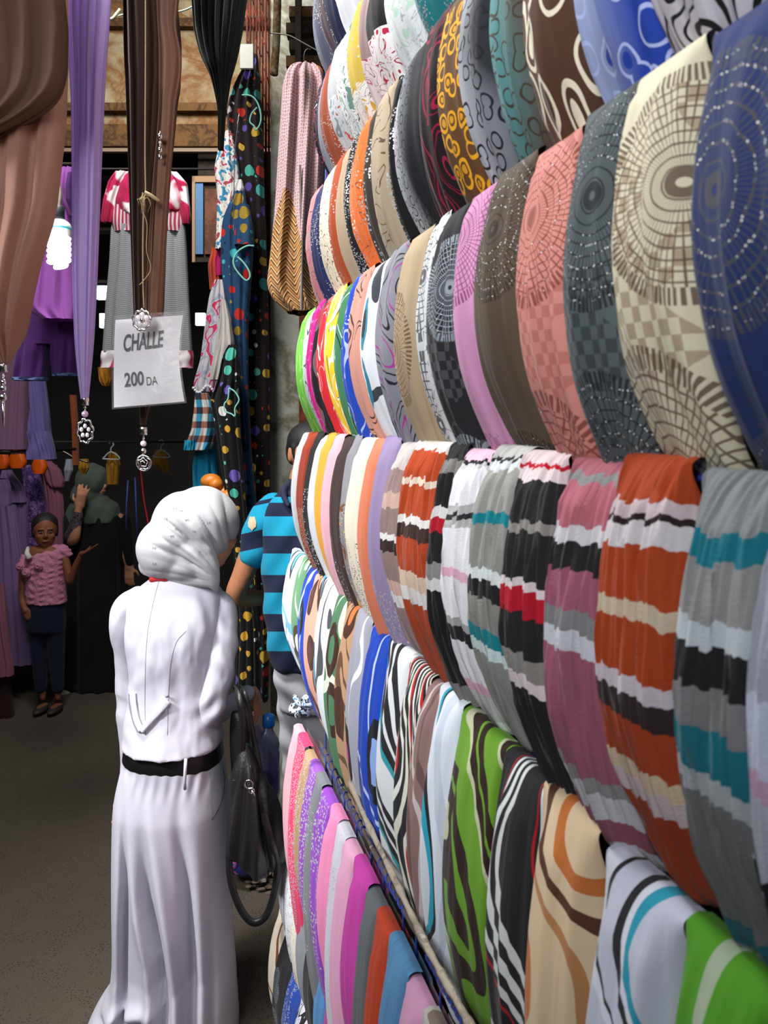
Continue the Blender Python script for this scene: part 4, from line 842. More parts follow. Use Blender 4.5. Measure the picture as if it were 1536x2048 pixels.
# tunic: magenta tie dye yoke, ribbed band, grey striped body, magenta hem
g = G('tie_dye'); g.uv(); n = g.noise(g.suv(7, 6, 3), 1, 2, .6); TIE = g.done(g.ramp(n, [(.35, '#8f0f3a'), (.5, '#a8164a'), (.54, '#d8cdd2'), (.7, '#e6e0e2')], 'LINEAR'), .9, g.weave(), .3)
g = G('ribbed_band'); g.uv(); RIB = g.done(g.mix(g.gt(g.M('SINE', g.M('MULTIPLY', g.u, 330)), 0.2), '#8c2f4c', '#bfaab0'), .9)
g = G('fine_stripe_grey'); g.uv(); GRS = g.done(g.mix(g.gt(g.M('SINE', g.M('ADD', g.M('MULTIPLY', g.v, 620), g.M('MULTIPLY', g.u, 90))), .1), '#8f9094', '#6a6b70'), .9, g.weave(), .3)
o = garment('tunic', 'grey tunic with a magenta tie dyed yoke hanging behind the price card', 'tunic', 4.3, [
    ('body', [(452, 224, 370), (520, 220, 374), (600, 212, 378), (704, 206, 384)], GRS, dict(folds=5, amp=.012)),
    ('ribbed_band', [(412, 226, 368), (450, 224, 368), (464, 228, 366)], RIB, dict(dd=-.01, folds=4, amp=.006, nr=16)),
    ('yoke', [(342, 268, 330), (350, 246, 348), (370, 232, 366), (400, 228, 372), (424, 240, 360), (436, 262, 330)], TIE, dict(dd=-.02, folds=3, amp=.006)),
    ('hem', [(702, 204, 386), (712, 203, 387), (736, 201, 386)], TIE, dict(dd=-.012, folds=5, amp=.012, nr=14))], CP(292, 345, 4.3))
for sx, nm in ((1, 0), (-1, 1)):
    xs = [(346, 232, 262), (366, 218, 248), (400, 208, 236), (440, 203, 228), (446, 204, 226)] if sx == 1 else [(346, 336, 356), (366, 348, 374), (400, 358, 378), (436, 362, 382), (448, 366, 380)]
    vs, fs, uv = garment_vf(xs, 4.28, .05, 2, .006, seed=3+nm); mesh_obj('sleeve', vs, fs, TIE, o, uv)
# purple blouse and shorts lit by the bulb
PUR = cloth('purple_jersey', '#8a4a98', '#3a1a48', trans=.25); DPU = cloth('dark_purple', '#3a1350', '#12061a'); TRIM = plainmat('blue_trim', '#3f4f78', .8)
garment('blouse', 'bright purple blouse hanging behind the spiral light bulb', 'blouse', 2.75, [
    ('body', [(400, 108, 140), (430, 92, 148), (480, 80, 150), (540, 68, 152), (600, 56, 154), (622, 54, 154), (640, 90, 152)], PUR, dict(folds=3)),
    ('sleeve', [(336, 126, 146), (350, 122, 153), (380, 120, 156), (410, 126, 153), (432, 138, 148)], PUR, dict(dd=-.03, folds=2)),
    ('sleeve_lining', [(346, 136, 150), (370, 132, 152), (400, 133, 152), (424, 142, 148)], DPU, dict(dd=-.06, folds=1))], CP(110, 340, 2.75))
garment('shorts', 'dark purple shorts with blue edging below the purple blouse', 'shorts', 2.9, [
    ('waist', [(606, 50, 152), (660, 42, 156), (690, 38, 157)], DPU, dict(folds=2)),
    ('leg', [(680, 38, 96), (720, 34, 95), (757, 30, 93)], DPU, dict(folds=2, dd=-.01)),
    ('leg', [(680, 106, 158), (720, 106, 158), (750, 108, 156)], DPU, dict(folds=2, dd=-.01)),
    ('trim', [(755, 29, 94), (761, 30, 93)], TRIM, dict(folds=2, dd=-.02, nr=5)),
    ('trim', [(747, 107, 157), (753, 108, 156)], TRIM, dict(folds=2, dd=-.02, nr=5))], CP(90, 620, 2.9))
# upper row of long dresses at the left, seen by their hems
MAU = cloth('mauve_voile', '#6b4c62', '#2a1a28'); LAV = cloth('lavender_voile', '#5d5488', '#241e3c'); LV2 = cloth('lavender_gown', '#77608c', '#2c2140'); PNK = cloth('dusty_rose_voile', '#8a5468', '#341c26')
g = G('purple_floral'); g.uv(); nn = g.noise(g.suv(26, 26), 1, 3, 1.5); FLO = g.done(g.ramp(nn, [(.3, '#2c2048'), (.48, '#4a3070'), (.54, '#8a6aa0'), (.62, '#3c2a5c')], 'LINEAR'), .9)
garment('long_dress', 'mauve voile dress whose hem hangs above the orange hangers', 'dress', 3.4, [('skirt', [(560, 16, 60), (700, 8, 60), (800, -10, 58), (898, -20, 56)], MAU, dict(folds=6))], CP(20, 700, 3.4))
garment('long_dress', 'lavender dress with a flared flounce hanging above the pink dress', 'dress', 3.45, [('skirt', [(560, 44, 76), (700, 46, 82), (820, 52, 96), (870, 54, 100)], LAV, dict(folds=5)), ('flounce', [(862, 52, 98), (900, 54, 108), (918, 56, 110)], LAV, dict(folds=8, dd=-.01, amp=.01, nr=14))], CP(74, 700, 3.45))
OR = plainmat('orange_plastic', '#d1560c', .35, spec=.6)
for k, (x, y, w, d) in enumerate([(4, 915, 26, 5.1), (34, 914, 34, 5.25), (78, 925, 28, 5.4)]):
    o = thing('hanger', ['orange plastic hanger at the left picture edge', 'wide orange plastic hanger in the middle of three on the left', 'red orange plastic hanger above the rose dress'][k], 'hanger', CP(x, y, d), 'orange hangers on the left rail')
    vs, fs, uv = garment_vf([(y-14, x-w*.18, x+w*.2), (y-4, x-w*.4, x+w*.45), (y+10, x-w*.55, x+w*.6), (y+22, x-w*.35, x+w*.4)], d, .03, 1, .001, nr=12, nc=24); mesh_obj('shoulder_form', vs, fs, OR, o, uv)
    mb = MB(); px_tube(mb, [(x, y-14), (x, y-22), (x+5, y-27)], d, 1.8, 6); mb.build('hook', SILVER, o)
garment('long_dress', 'pale lavender gown at the left edge beside the girl', 'dress', 5.15, [
    ('bodice', [(958, -30, 14), (975, -34, 20), (1010, -36, 22), (1022, -34, 10)], LV2, dict(folds=2)), ('skirt', [(1010, -40, 30), (1100, -44, 46), (1200, -48, 54), (1290, -50, 62), (1328, -50, 64)], LV2, dict(folds=6, amp=.014))], CP(0, 960, 5.15))
garment('long_dress', 'lavender sleeveless dress with gathered top between gown and floral dress', 'dress', 5.40, [
    ('bodice', [(940, 6, 22), (955, 2, 30), (980, 4, 48), (1004, 6, 52)], LV2, dict(folds=3)), ('skirt', [(996, 14, 54), (1100, 10, 56), (1240, 10, 58), (1318, 8, 62)], LV2, dict(folds=5, dd=.03))], CP(26, 940, 5.25))
garment('long_dress', 'dark purple dress with flower print hanging behind the girl', 'dress', 5.58, [
    ('bodice', [(930, 46, 62), (950, 48, 78), (985, 50, 88), (1040, 54, 94)], FLO, dict(folds=2)), ('skirt', [(1030, 50, 96), (1160, 40, 100), (1320, 36, 104)], FLO, dict(folds=5))], CP(66, 930, 5.45))
garment('long_dress', 'dusty rose dress with round shoulder cape right of the floral dress', 'dress', 5.85, [
    ('cape', [(922, 86, 102), (940, 88, 120), (962, 94, 128), (974, 104, 126)], PNK, dict(folds=2, dd=-.03)), ('skirt', [(930, 86, 112), (1000, 92, 126), (1100, 92, 130), (1240, 90, 134)], PNK, dict(folds=4))], CP(104, 922, 5.7))
garment('long_dress', 'rose gown with frilled hem low at the left edge', 'dress', 4.85, [('skirt', [(1170, -60, 8), (1260, -60, 16), (1330, -60, 26), (1350, -60, 27)], PNK, dict(folds=7, amp=.012))], CP(-20, 1180, 5.1))
garment('long_dress', 'deep maroon cloth low at the left picture edge', 'cloth', 4.9, [('skirt', [(1290, -60, 4), (1400, -60, 24), (1436, -60, 28), (1468, -60, 2)], cloth('maroon_cloth', '#2c1214'), dict(folds=3))], CP(-20, 1300, 4.9))
set_props(MB().tube([CP(-300, 905, 5.1), CP(20, 905, 3.3), CP(150, 898, 3.9)], .008, 8).build('rail', WOODD, None, CP(0, 905, 5.25)), 'rail along the left stall carrying the long dresses', 'rail')
# polka dot dresses
PALL = [(0, '#c9a13a'), (.2, '#3f9c96'), (.4, '#b62c20'), (.58, '#5d4a9c'), (.76, '#c6c0c4'), (.86, '#4fae9c')]
def polka(name, bg, pal=PALL):
    g = G(name); g.uv(); a = g.voro(g.suv(15, 12.5, 3.3), 1, rnd=.5); sp = g.new('ShaderNodeSeparateColor'); g.put(sp.inputs[0], a.outputs['Color'])
    col = g.mix(g.lt(a.outputs['Distance'], g.M('ADD', .12, g.M('MULTIPLY', sp.outputs[1], .22))), bg, g.ramp(sp.outputs[0], pal))
    b = g.voro(g.suv(36, 29, 7.1), 1, rnd=.6); sq = g.new('ShaderNodeSeparateColor'); g.put(sq.inputs[0], b.outputs['Color'])
    m_ = g.M('MULTIPLY', g.M('MULTIPLY', g.lt(b.outputs['Distance'], g.M('MULTIPLY', sq.outputs[1], .3)), g.gt(sq.outputs[2], .45)), g.gt(a.outputs['Distance'], .42))
    return g.done(g.mix(m_, col, g.ramp(sq.outputs[0], pal)), .85, g.weave(), .3)
PK1 = polka('brown_polka', '#1c1012'); PK2 = polka('blue_polka', '#1f4468', [(0, '#c0281c'), (.4, '#46b0bc'), (.6, '#a0842c'), (.75, '#18233a'), (.88, '#c0281c')]); PK3 = polka('black_polka', '#0c0b0c', [(0, '#c99a34'), (.35, '#d8d4d0'), (.5, '#4fae9c'), (.7, '#c99a34'), (.85, '#6a58a8')])
MINT = plainmat('mint_piping', '#7fc4b4', .7)
GP = 'polka dot dresses hung one behind another'
o = garment('polka_dot_dress', 'dark brown dress with multicoloured polka dots nearest the red grille', 'dress', 3.60, [
    ('body', [(112, 494, 516), (140, 490, 518), (165, 474, 520), (190, 458, 522), (240, 454, 524), (330, 462, 528), (420, 474, 530), (600, 480, 536), (750, 484, 540), (840, 488, 540), (1000, 488, 540), (1350, 480, 538), (1400, 476, 536)], PK1, dict(folds=4, amp=.012, thick=.05, nr=80))], CP(500, 112, 3.47), GP)
mb = MB(); px_tube(mb, [(484, 190), (502, 192), (514, 204), (521, 225), (521, 245), (512, 260), (508, 252), (500, 244), (503, 228), (514, 215)], 3.50, 1.7, 6); mb.build('armhole_piping', MINT, o)
set_props(MB().add(*cam_box(480, 506, 88, 136, 3.49, .015)).build('white_card', plainmat('card_white', '#e9e7e0', .7), None, CP(494, 110, 3.49), smooth=False), 'blank white cardboard sticking out of the brown polka dot dress', 'cardboard')
o = garment('polka_dot_dress', 'blue dress with red, turquoise and mustard polka dots and mint piping', 'dress', 3.44, [
    ('body', [(384, 470, 490), (410, 460, 494), (440, 446, 500), (500, 442, 506), (560, 446, 502), (640, 456, 496), (760, 468, 496), (900, 478, 502), (1000, 480, 512), (1100, 482, 512)], PK2, dict(folds=3, amp=.010, thick=.045, nr=70)),
    ('sleeve', [(410, 478, 498), (450, 474, 506), (492, 470, 509)], PK2, dict(folds=1, dd=-.05))], CP(480, 384, 3.37), GP)
mb = MB(); px_tube(mb, [(508, 492), (494, 492), (476, 503), (467, 520), (470, 536), (482, 552), (493, 561), (500, 553), (497, 540), (486, 524), (475, 514)], 3.34, 1.9, 6); mb.build('sleeve_piping', MINT, o)
o = garment('polka_dot_dress', 'black dress with large yellow and white dots below the pompom kimono', 'dress', 3.27, [
    ('body', [(690, 458, 474), (710, 446, 476), (760, 438, 478), (800, 420, 478), (850, 432, 480), (950, 446, 488), (1100, 468, 500), (1250, 478, 516), (1420, 470, 522)], PK3, dict(folds=3, amp=.010, thick=.045, nr=70))], CP(460, 690, 3.27), GP)
mb = MB(); px_tube(mb, [(458, 776), (470, 784), (478, 800), (470, 816), (470, 832), (463, 828), (450, 822), (449, 808), (456, 798), (458, 776)], 3.17, 1.6, 6); mb.build('armhole_piping', MINT, o)
g = G('print_cotton'); g.uv(); nn = g.noise(g.suv(30, 24, 5), 1, 2, 1.2); PRT = g.done(g.ramp(nn, [(0, '#3d89ad'), (.38, '#4a9cc0'), (.42, '#e4e0da'), (.56, '#e4e0da'), (.58, '#c0285c'), (.66, '#8f6a4a')], 'CONSTANT'), .9)
garment('blouse', 'white blouse with sky blue and magenta print left of the brown polka dress', 'blouse', 3.52, [('body', [(262, 452, 462), (290, 440, 470), (340, 430, 478), (390, 436, 482), (460, 434, 476), (500, 432, 470)], PRT, dict(folds=3)),
    ], CP(452, 262, 3.52))
WHC = cloth('white_cotton', '#d8d6d2', '#8a8a90')
garment('blouse', 'plain white shirt edge showing between printed blouse and blue dress', 'blouse', 3.49, [('body', [(360, 474, 484), (380, 466, 490), (396, 462, 486), (414, 456, 474)], WHC, dict(folds=1))], CP(475, 360, 3.49))
g = G('red_print_gauze'); g.uv(); nn = g.noise(g.suv(24, 14, 2), 1, 1, .4); GZ = g.done(g.ramp(nn, [(0, '#b3aeb4'), (.46, '#8d95a8'), (.52, '#b3aeb4'), (.56, '#b9305a'), (.64, '#b0a8ac')], 'CONSTANT'), .9, g.weave(), .4)
o = garment('fringed_kimono', 'grey kimono with magenta print and a white pompom fringe', 'kimono', 3.42, [('body', [(560, 430, 446), (590, 420, 452), (660, 410, 460), (720, 402, 456), (770, 388, 444), (784, 394, 436)], GZ, dict(folds=3, nr=50))], CP(430, 560, 3.42))
for q in range(17):
    x = 387+q*3.4; y = 770+8*math.sin(q*.55)+q*.4; MB().ell(CP(x, y+6, 3.37), 3.0/FPX*3.37, n=8, m=6).build('pompom', WHC, o)
garment('blouse', 'cream blouse with folded collar hanging in front of the kimono', 'blouse', 3.33, [('body', [(600, 442, 452), (640, 440, 462), (690, 432, 470), (730, 424, 462), (760, 420, 450)], cloth('cream_cotton', '#b9b4ac', '#5c5c66'), dict(folds=3))], CP(450, 600, 3.33))
ORC = cloth('orange_cotton', '#b4452a', '#5a1a10'); MGC = cloth('magenta_cotton', '#b81a68', '#5a0c30')
garment('blouse', 'red orange blouse half hidden left of the blue polka dress', 'blouse', 3.57, [('body', [(496, 424, 436), (530, 416, 442), (580, 420, 446)], ORC, dict(folds=2))], CP(430, 500, 3.57))
garment('blouse', 'magenta top showing beside the blue polka dress', 'blouse', 3.55, [('body', [(480, 440, 448), (520, 430, 450), (552, 432, 450)], MGC, dict(folds=2))], CP(440, 480, 3.55))
g = G('teal_plaid'); g.uv(); pa = g.gt(g.M('SINE', g.M('MULTIPLY', g.u, 130)), 0); pb = g.gt(g.M('SINE', g.M('MULTIPLY', g.v, 110)), .1)
PLD = g.done(g.mix(pb, g.mix(pa, '#2a7f9c', '#b6b2ae'), g.mix(pa, '#1f2a38', '#8a5a48')), .9)
garment('plaid_shirt', 'teal and brown plaid shirt with turquoise cuff below the kimono', 'shirt', 3.37, [('body', [(786, 392, 416), (820, 390, 430), (860, 384, 432), (888, 372, 428), (900, 374, 420)], PLD, dict(folds=3)), ('cuff', [(880, 370, 390), (900, 368, 388)], cloth('turquoise_cotton', '#1787a6', '#0a4456'), dict(dd=-.05, nr=8))], CP(405, 786, 3.37))
garment('dress', 'turquoise blue dress hanging under the plaid shirt', 'dress', 3.45, [('body', [(880, 394, 430), (930, 386, 436), (990, 388, 440), (1040, 390, 440)], cloth('turquoise_dress', '#1284a8', '#0a4054'), dict(folds=4))], CP(410, 880, 3.45))
OO = plainmat('orange_plastic_form', '#c9741c', .4)
for k, (x, y) in enumerate(((422, 962), (446, 986))):
    o = MB().ell(CP(x, y, 3.27), 21/FPX*3.27, .03, 15/FPX*3.27, 20, 12, CAX).ell(CP(x+10, y+6, 3.25), 14/FPX*3.27, .03, 13/FPX*3.27, 16, 10, CAX).build('orange_bust_form', OO, None, CP(x, y, 3.27))
    set_props(o, ['orange plastic bust form above the turquoise dress', 'lower orange plastic bust form behind the white headscarf'][k], 'bust form')
set_props(px_tube(MB(), [(474, 250), (478, 230), (470, 300), (468, 380), (466, 470)], 3.33, 1.0, 5).build('chain', SILVER, None, CP(468, 300, 3.33)), 'thin metal chain the polka dot dresses hang from', 'chain')
# patterned blouse hanging on the wire
g = G('zigzag_print'); g.uv(); lim = g.M('ADD', .50, g.M('MULTIPLY', g.M('SINE', g.M('MULTIPLY', g.u, 45)), .09)); isz = g.gt(g.v, lim)
z = g.M('FRACT', g.M('ADD', g.M('MULTIPLY', g.v, 38), g.M('MULTIPLY', g.M('PINGPONG', g.M('MULTIPLY', g.u, 40), 1), 1.3)))
zz = g.ramp(g.M('ADD', z, g.M('MULTIPLY', g.noise(g.suv(80, 80), 1, 2), .25)), [(0, '#241a14'), (.33, '#a37240'), (.7, '#6b4626'), (.9, '#c9a06a')])
vv = g.voro(g.suv(135, 95), 1, 'DISTANCE_TO_EDGE', .5); top = g.mix(g.lt(vv.outputs['Distance'], .12), '#957478', '#c4a6a6')
ZIG = g.done(g.mix(isz, top, zz), .8, g.weave(), .3)
o = garment('patterned_blouse', 'dusty pink blouse with brown zigzag lower half hanging on the wire', 'blouse', 2.65, [
    ('body', [(132, 596, 630), (142, 578, 642), (170, 566, 656), (230, 562, 654), (320, 556, 650), (420, 550, 646), (520, 540, 644), (570, 534, 650), (600, 545, 652), (626, 575, 650)], ZIG, dict(folds=2.6, amp=.014, thick=.07, nr=70, nc=110)),
    ('zip_edge', [(330, 598, 602), (480, 601, 607), (620, 600, 606)], plainmat('grey_zip', '#6d6764', .5), dict(dd=-.085, thick=.004, folds=1, amp=.001))], CP(608, 132, 2.65))
mb = MB(); px_tube(mb, [(612, 134), (608, 118), (610, 104), (616, 98), (622, 100)], 2.66, 1.4, 6); mb.build('hanger_hook', plainmat('dark_wire', '#3a3834', .4, metal=1), o)
MB().ell(CP(632, 150, 2.7), 16/FPX*2.7, .01, 20/FPX*2.7, 14, 10, CAX).build('hanger_shoulder', plainmat('orange_wood', '#a8552a', .5), o)
# dim clothes and ribbons deeper in the shop
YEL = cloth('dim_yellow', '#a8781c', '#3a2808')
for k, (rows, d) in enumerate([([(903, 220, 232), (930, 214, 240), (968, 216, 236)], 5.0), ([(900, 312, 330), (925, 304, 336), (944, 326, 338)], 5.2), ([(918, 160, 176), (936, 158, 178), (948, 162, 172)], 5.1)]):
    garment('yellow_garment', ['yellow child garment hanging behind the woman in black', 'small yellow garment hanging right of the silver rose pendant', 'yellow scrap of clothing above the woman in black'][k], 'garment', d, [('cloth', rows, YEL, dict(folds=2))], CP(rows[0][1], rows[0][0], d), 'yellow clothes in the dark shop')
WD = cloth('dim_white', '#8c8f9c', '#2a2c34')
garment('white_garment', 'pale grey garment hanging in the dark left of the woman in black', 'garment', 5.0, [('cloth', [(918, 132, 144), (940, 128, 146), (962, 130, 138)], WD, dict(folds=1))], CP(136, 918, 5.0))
for k, (x, y) in enumerate(((222, 904), (322, 900))):
    o = thing('hanger', ['pale clothes hanger above the yellow child garment', 'pale clothes hanger above the small yellow garment'][k], 'hanger', CP(x, y, 4.95)); hanger(o, x, y, 4.95, 34)
set_props(px_tube(MB(), [(108, 898), (128, 904), (150, 916), (176, 925)], 4.6, 2).build('hanging_rail', plainmat('dull_rail', '#6b5f5c', .35, metal=1), None, CP(120, 900, 4.6)), 'short curved metal rail holding hangers in the dark shop', 'rail')
for k, (pts, c, lb) in enumerate([([(280, 930), (284, 965), (288, 1000), (297, 1050)], '#a01428', 'crimson lanyard hanging in the dark behind the headscarf'), ([(256, 960), (253, 1010), (252, 1060)], '#32408c', 'blue lanyard hanging left of the crimson one'), ([(270, 955), (272, 1010), (275, 1080)], '#32408c', 'darker blue lanyard with a bright clip')]):
    set_props(px_tube(MB(), pts, 4.6, 1.8, 5).build('lanyard', plainmat('lanyard_%d' % k, c, .7), None, CP(*pts[0], 4.6)), lb, 'lanyard', 'lanyards in the dark shop')
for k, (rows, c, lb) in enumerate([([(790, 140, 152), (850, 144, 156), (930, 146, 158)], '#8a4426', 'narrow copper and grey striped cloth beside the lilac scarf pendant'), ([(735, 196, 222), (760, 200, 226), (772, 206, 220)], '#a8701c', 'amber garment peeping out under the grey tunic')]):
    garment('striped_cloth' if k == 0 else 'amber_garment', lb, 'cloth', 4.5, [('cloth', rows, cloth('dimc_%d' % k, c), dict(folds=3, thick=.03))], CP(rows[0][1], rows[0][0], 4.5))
# ------------------------------------------------------------------ people
from mathutils.bvhtree import BVHTree
def skinmat(name, c):
    g = G(name); n = g.noise(g.obj(), 40, 3); g.done(g.mix(g.M('MULTIPLY', n, .25), c, '#7a3a28'), .55, n, .1, .002, sheen=0)
    g.bsdf.inputs['Subsurface Weight'].default_value = .08; g.bsdf.inputs['Subsurface Radius'].default_value = (.01, .004, .002); return g.m
SKIN_W = skinmat('skin_fair', '#c98f70'); SKIN_M = skinmat('skin_tan', '#b87c5a'); SKIN_G = skinmat('skin_brown', '#7d4e36')
HAIR = plainmat('black_hair', '#14100f', .6, .5, bscale=300)
class Fig:
    def __init__(s, d): s.d = d; s.k = d/FPX
    def p(s, px, py, dd=0):                       # dd in metres; same scale across the figure
        return CP(px, py, s.d) + FW*dd
    def limb(s, mb, pts, n=14):
        P = [s.p(*q[:3]) for q in pts]; R = [q[3]*s.k for q in pts]
        Pc = cat([tuple(v)+(r,) for v, r in zip(P, R)], max(6, 5*len(P))); mb.tube([tuple(q[:3]) for q in Pc], [float(q[3]) for q in Pc], n)
        mb.ell(P[0], R[0], n=12, m=8); mb.ell(P[-1], R[-1], n=12, m=8)
    def stack(s, mb, rows, dd=0, nr=26, nc=36):
        """closed body of elliptical sections: rows (py, left, right, half depth m[, centre depth m])"""
        R = [tuple(r)+((0,) if len(r) < 5 else ()) for r in rows]; Rn = cat(R, nr); vs = []
        for (py, a, b, t, c) in Rn:
            for j in range(nc):
                u = 2*math.pi*j/nc; x = math.copysign(abs(math.cos(u))**.9, math.cos(u)); y = math.copysign(abs(math.sin(u))**.9, math.sin(u))
                vs.append(s.p((a+b)/2+(b-a)/2*x, py, dd+c-t*y))
        fs = grid_faces(nr, nc, True); fs.append(tuple(reversed(range(nc)))); fs.append(tuple(range((nr-1)*nc, nr*nc))); mb.add(vs, fs)
def hand(mb, w, dr, nrm, L, curl=.5, thumb=1, spread=.12):
    """palm and five fingers: wrist point, direction, palm-side normal, hand length"""
    dr = Vector(dr).normalized(); nrm = Vector(nrm); nrm = (nrm-dr*nrm.dot(dr)).normalized(); sd = dr.cross(nrm)*thumb
    mb.box(Vector(w)+dr*L*.26, L*.19, L*.25, L*.07, (sd, dr, nrm)); mb.ell(Vector(w)+dr*L*.05, L*.15, n=10, m=8)
    for i, (o, ln) in enumerate(((.15, .40), (.05, .45), (-.055, .42), (-.15, .33))):
        b = Vector(w)+dr*L*.48+sd*(o*L); a = curl*.45; pts = [b-dr*L*.08]; d2 = dr+sd*(o*spread*4)
        for f in (.42, .33, .25):
            pts.append(pts[-1]+(d2.normalized()*math.cos(a)+nrm*math.sin(a))*(ln*L*f+(.08*L if len(pts) == 1 else 0))); a += curl*.75
        mb.tube([tuple(q) for q in pts], [L*.052, L*.05, L*.045, L*.036], 8)
    t0 = Vector(w)+dr*L*.12+sd*L*.13; t1 = t0+(dr*.55+sd*.8+nrm*.25).normalized()*L*.22; t2 = t1+(dr*.9+sd*.25+nrm*.35).normalized()*L*.19
    mb.tube([t0, t1, t2, t2+(t2-t1)*.25], [L*.065, L*.058, L*.048, L*.035], 8)
def head(mb, c, X, Y, Z, h, child=False):
    """c centre; X to the face's left/right, Y out of the face, Z up; h head height"""
    c = Vector(c); ax = (X, Y, Z)
    mb.ell(c+Z*h*.09-Y*h*.05, h*.345, h*.40, h*.41, 24, 16, ax)                       # skull
    mb.ell(c-Z*h*.16+Y*h*.10, h*.285, h*.28, h*.30, 20, 14, ax)                        # face
    mb.ell(c-Z*h*.37+Y*h*.20, h*.13, h*.12, h*.10, 14, 10, ax)                         # chin
    mb.tube([c+Z*h*.02+Y*h*.36, c-Z*h*.09+Y*h*.43, c-Z*h*.13+Y*h*.40], [h*.03, h*.05, h*.055], 10)   # nose
    for s in (-1, 1):
        mb.ell(c-Z*h*.13+Y*h*.40+X*s*h*.045, h*.03, h*.03, h*.025, 8, 6, ax)
        mb.ell(c+Z*h*.07+Y*h*.33+X*s*h*.12, h*.10, h*.045, h*.03, 10, 6, ax)           # brow
        mb.ell(c-Z*h*.12+Y*h*.28+X*s*h*.16, h*.09, h*.08, h*.09, 10, 8, ax)            # cheek
        mb.ell(c-Z*h*.02-Y*h*.03+X*s*h*.345, h*.03, h*.075, h*.11, 10, 8, ax)          # ear
    mb.ell(c-Z*h*.235+Y*h*.365, h*.085, h*.03, h*.018, 12, 6, ax); mb.ell(c-Z*h*.27+Y*h*.355, h*.07, h*.032, h*.022, 12, 6, ax)
def face_parts(parent, c, X, Y, Z, h, iris='#2a1810', lip='#8a4a40'):
    c = Vector(c); ax = (X, Y, Z)
    mw = plainmat('eye_white', '#a8a096', .3); mi = plainmat('iris', iris, .2); mbr = HAIR
    for s in (-1, 1):
        e = c+Z*h*.01+Y*h*.345+X*s*h*.125
        ob = MB().ell(e, h*.052, h*.033, h*.019, 14, 10, ax).build('eye', mw, parent); MB().ell(e+Y*h*.018, h*.024, h*.02, h*.020, 12, 8, ax).build('iris', mi, ob)
        MB().tube([e+Z*h*.06-X*h*.08+Y*h*.035, e+Z*h*.085+Y*h*.055, e+Z*h*.06+X*h*.08+Y*h*.035], [h*.008, h*.014, h*.008], 6).build('eyebrow', mbr, parent)
    MB().ell(c-Z*h*.25+Y*h*.385, h*.085, h*.015, h*.02, 12, 6, ax).build('lips', plainmat('lips', lip, .5), parent)
def skin_build(name, mb, m, parent, voxel, smooth=4, fn=None, uvpx=False):
    v, n, fs = remesh(mb, voxel, smooth)
    if fn is not None: v = fn(v, n)
    uv = None
    if uvpx: px, py, d = to_px(v); uv = np.stack([px/1000, py/1000], 1)
    o = mesh_obj(name, [tuple(q) for q in v], fs, m, parent, uv); o['_tmp'] = 1; del o['_tmp']
    return o, BVHTree.FromPolygons([tuple(q) for q in v], fs)
def on_surf(bvh, px, py, off=.002, fallback=2.4):
    d = (CP(px, py, 1.0)-CAM).normalized(); hit = bvh.ray_cast(CAM, d)
    return (hit[0]-d*off) if hit[0] is not None else CP(px, py, fallback)
def path_on(bvh, pts, n=30, off=.0, fb=2.4):
    return [on_surf(bvh, q[0], q[1], off, fb) for q in cat(pts, n)]

# ---------------- the woman seen from behind
F = Fig(2.39); k = F.k
wom = thing('person', 'woman from behind in pale grey headscarf, short jacket and long skirt, handbag on her forearm', 'person', CP(345, HOR+FPX*CAM.z/2.39, 2.39))
fd = (RT*.80+FW*.58+UP*(-.12)).normalized(); fx = fd.cross(UP).normalized(); fz = fx.cross(fd).normalized(); hc = F.p(412, 1064, .0)
mb = MB(); head(mb, hc, fx, fd, fz, .215)
F.limb(mb, [(380, 1100, .01, 34), (362, 1150, .0, 36), (355, 1190, 0, 44)])
F.stack(mb, [(1170, 300, 415, .05), (1200, 262, 440, .08), (1300, 268, 430, .10), (1400, 272, 428, .085), (1500, 264, 434, .10), (1600, 252, 444, .11), (1660, 262, 436, .09)])
F.limb(mb, [(262, 1212, 0, 20), (246, 1330, .03, 14), (248, 1430, .03, 13), (249, 1560, .03, 10)])
F.limb(mb, [(430, 1215, 0, 24), (440, 1330, -.035, 20), (422, 1418, -.035, 17), (460, 1425, .10, 13), (484, 1424, .19, 10)])
hand(mb, F.p(254, 1556, .03), (-UP*.98-RT*.08), -RT*1, .165, .5, -1)
hand(mb, F.p(484, 1426, .185), (RT*.25-UP*.85+FW*.35), -RT, .15, 1.0, 1)
for x, s in ((318, -1), (384, 1)):
    F.limb(mb, [(x, 1620, 0, 52), (x-2, 1800, 0, 38), (x, 1900, 0, 30), (x+2, 2040, 0, 20)])
    mb.ell(F.p(x+4, 2046, .06), .042, .11, .028, 14, 10, CAX)
body, _ = skin_build('body', mb, SKIN_W, wom, .0055, 3)
g = G('grey_jersey_scarf'); n = g.noise(g.obj(), 900, 2); HSC = g.done(g.mix(g.M('MULTIPLY', n, .25), '#b0b0b2', '#76767a'), .85, n, .15, .001)
mb = MB(); E = lambda px, py, dd, rx, ry, rz: mb.ell(F.p(px, py, dd), rx*k, ry*k, rz*k, 32, 22, CAX)
E(404, 1044, .0, 71, 84, 72); E(374, 1046, -.02, 66, 74, 66); E(340, 1092, -.035, 59, 66, 60); E(385, 1090, -.02, 62, 66, 62); E(330, 1118, -.01, 46, 60, 34); E(378, 1122, -.02, 62, 64, 38)
F.limb(mb, [(405, 1090, -.06, 40), (424, 1128, -.07, 26), (436, 1152, -.07, 15), (441, 1172, -.06, 6)]); F.limb(mb, [(300, 1128, -.02, 20), (360, 1138, -.05, 24), (425, 1150, -.06, 18)])
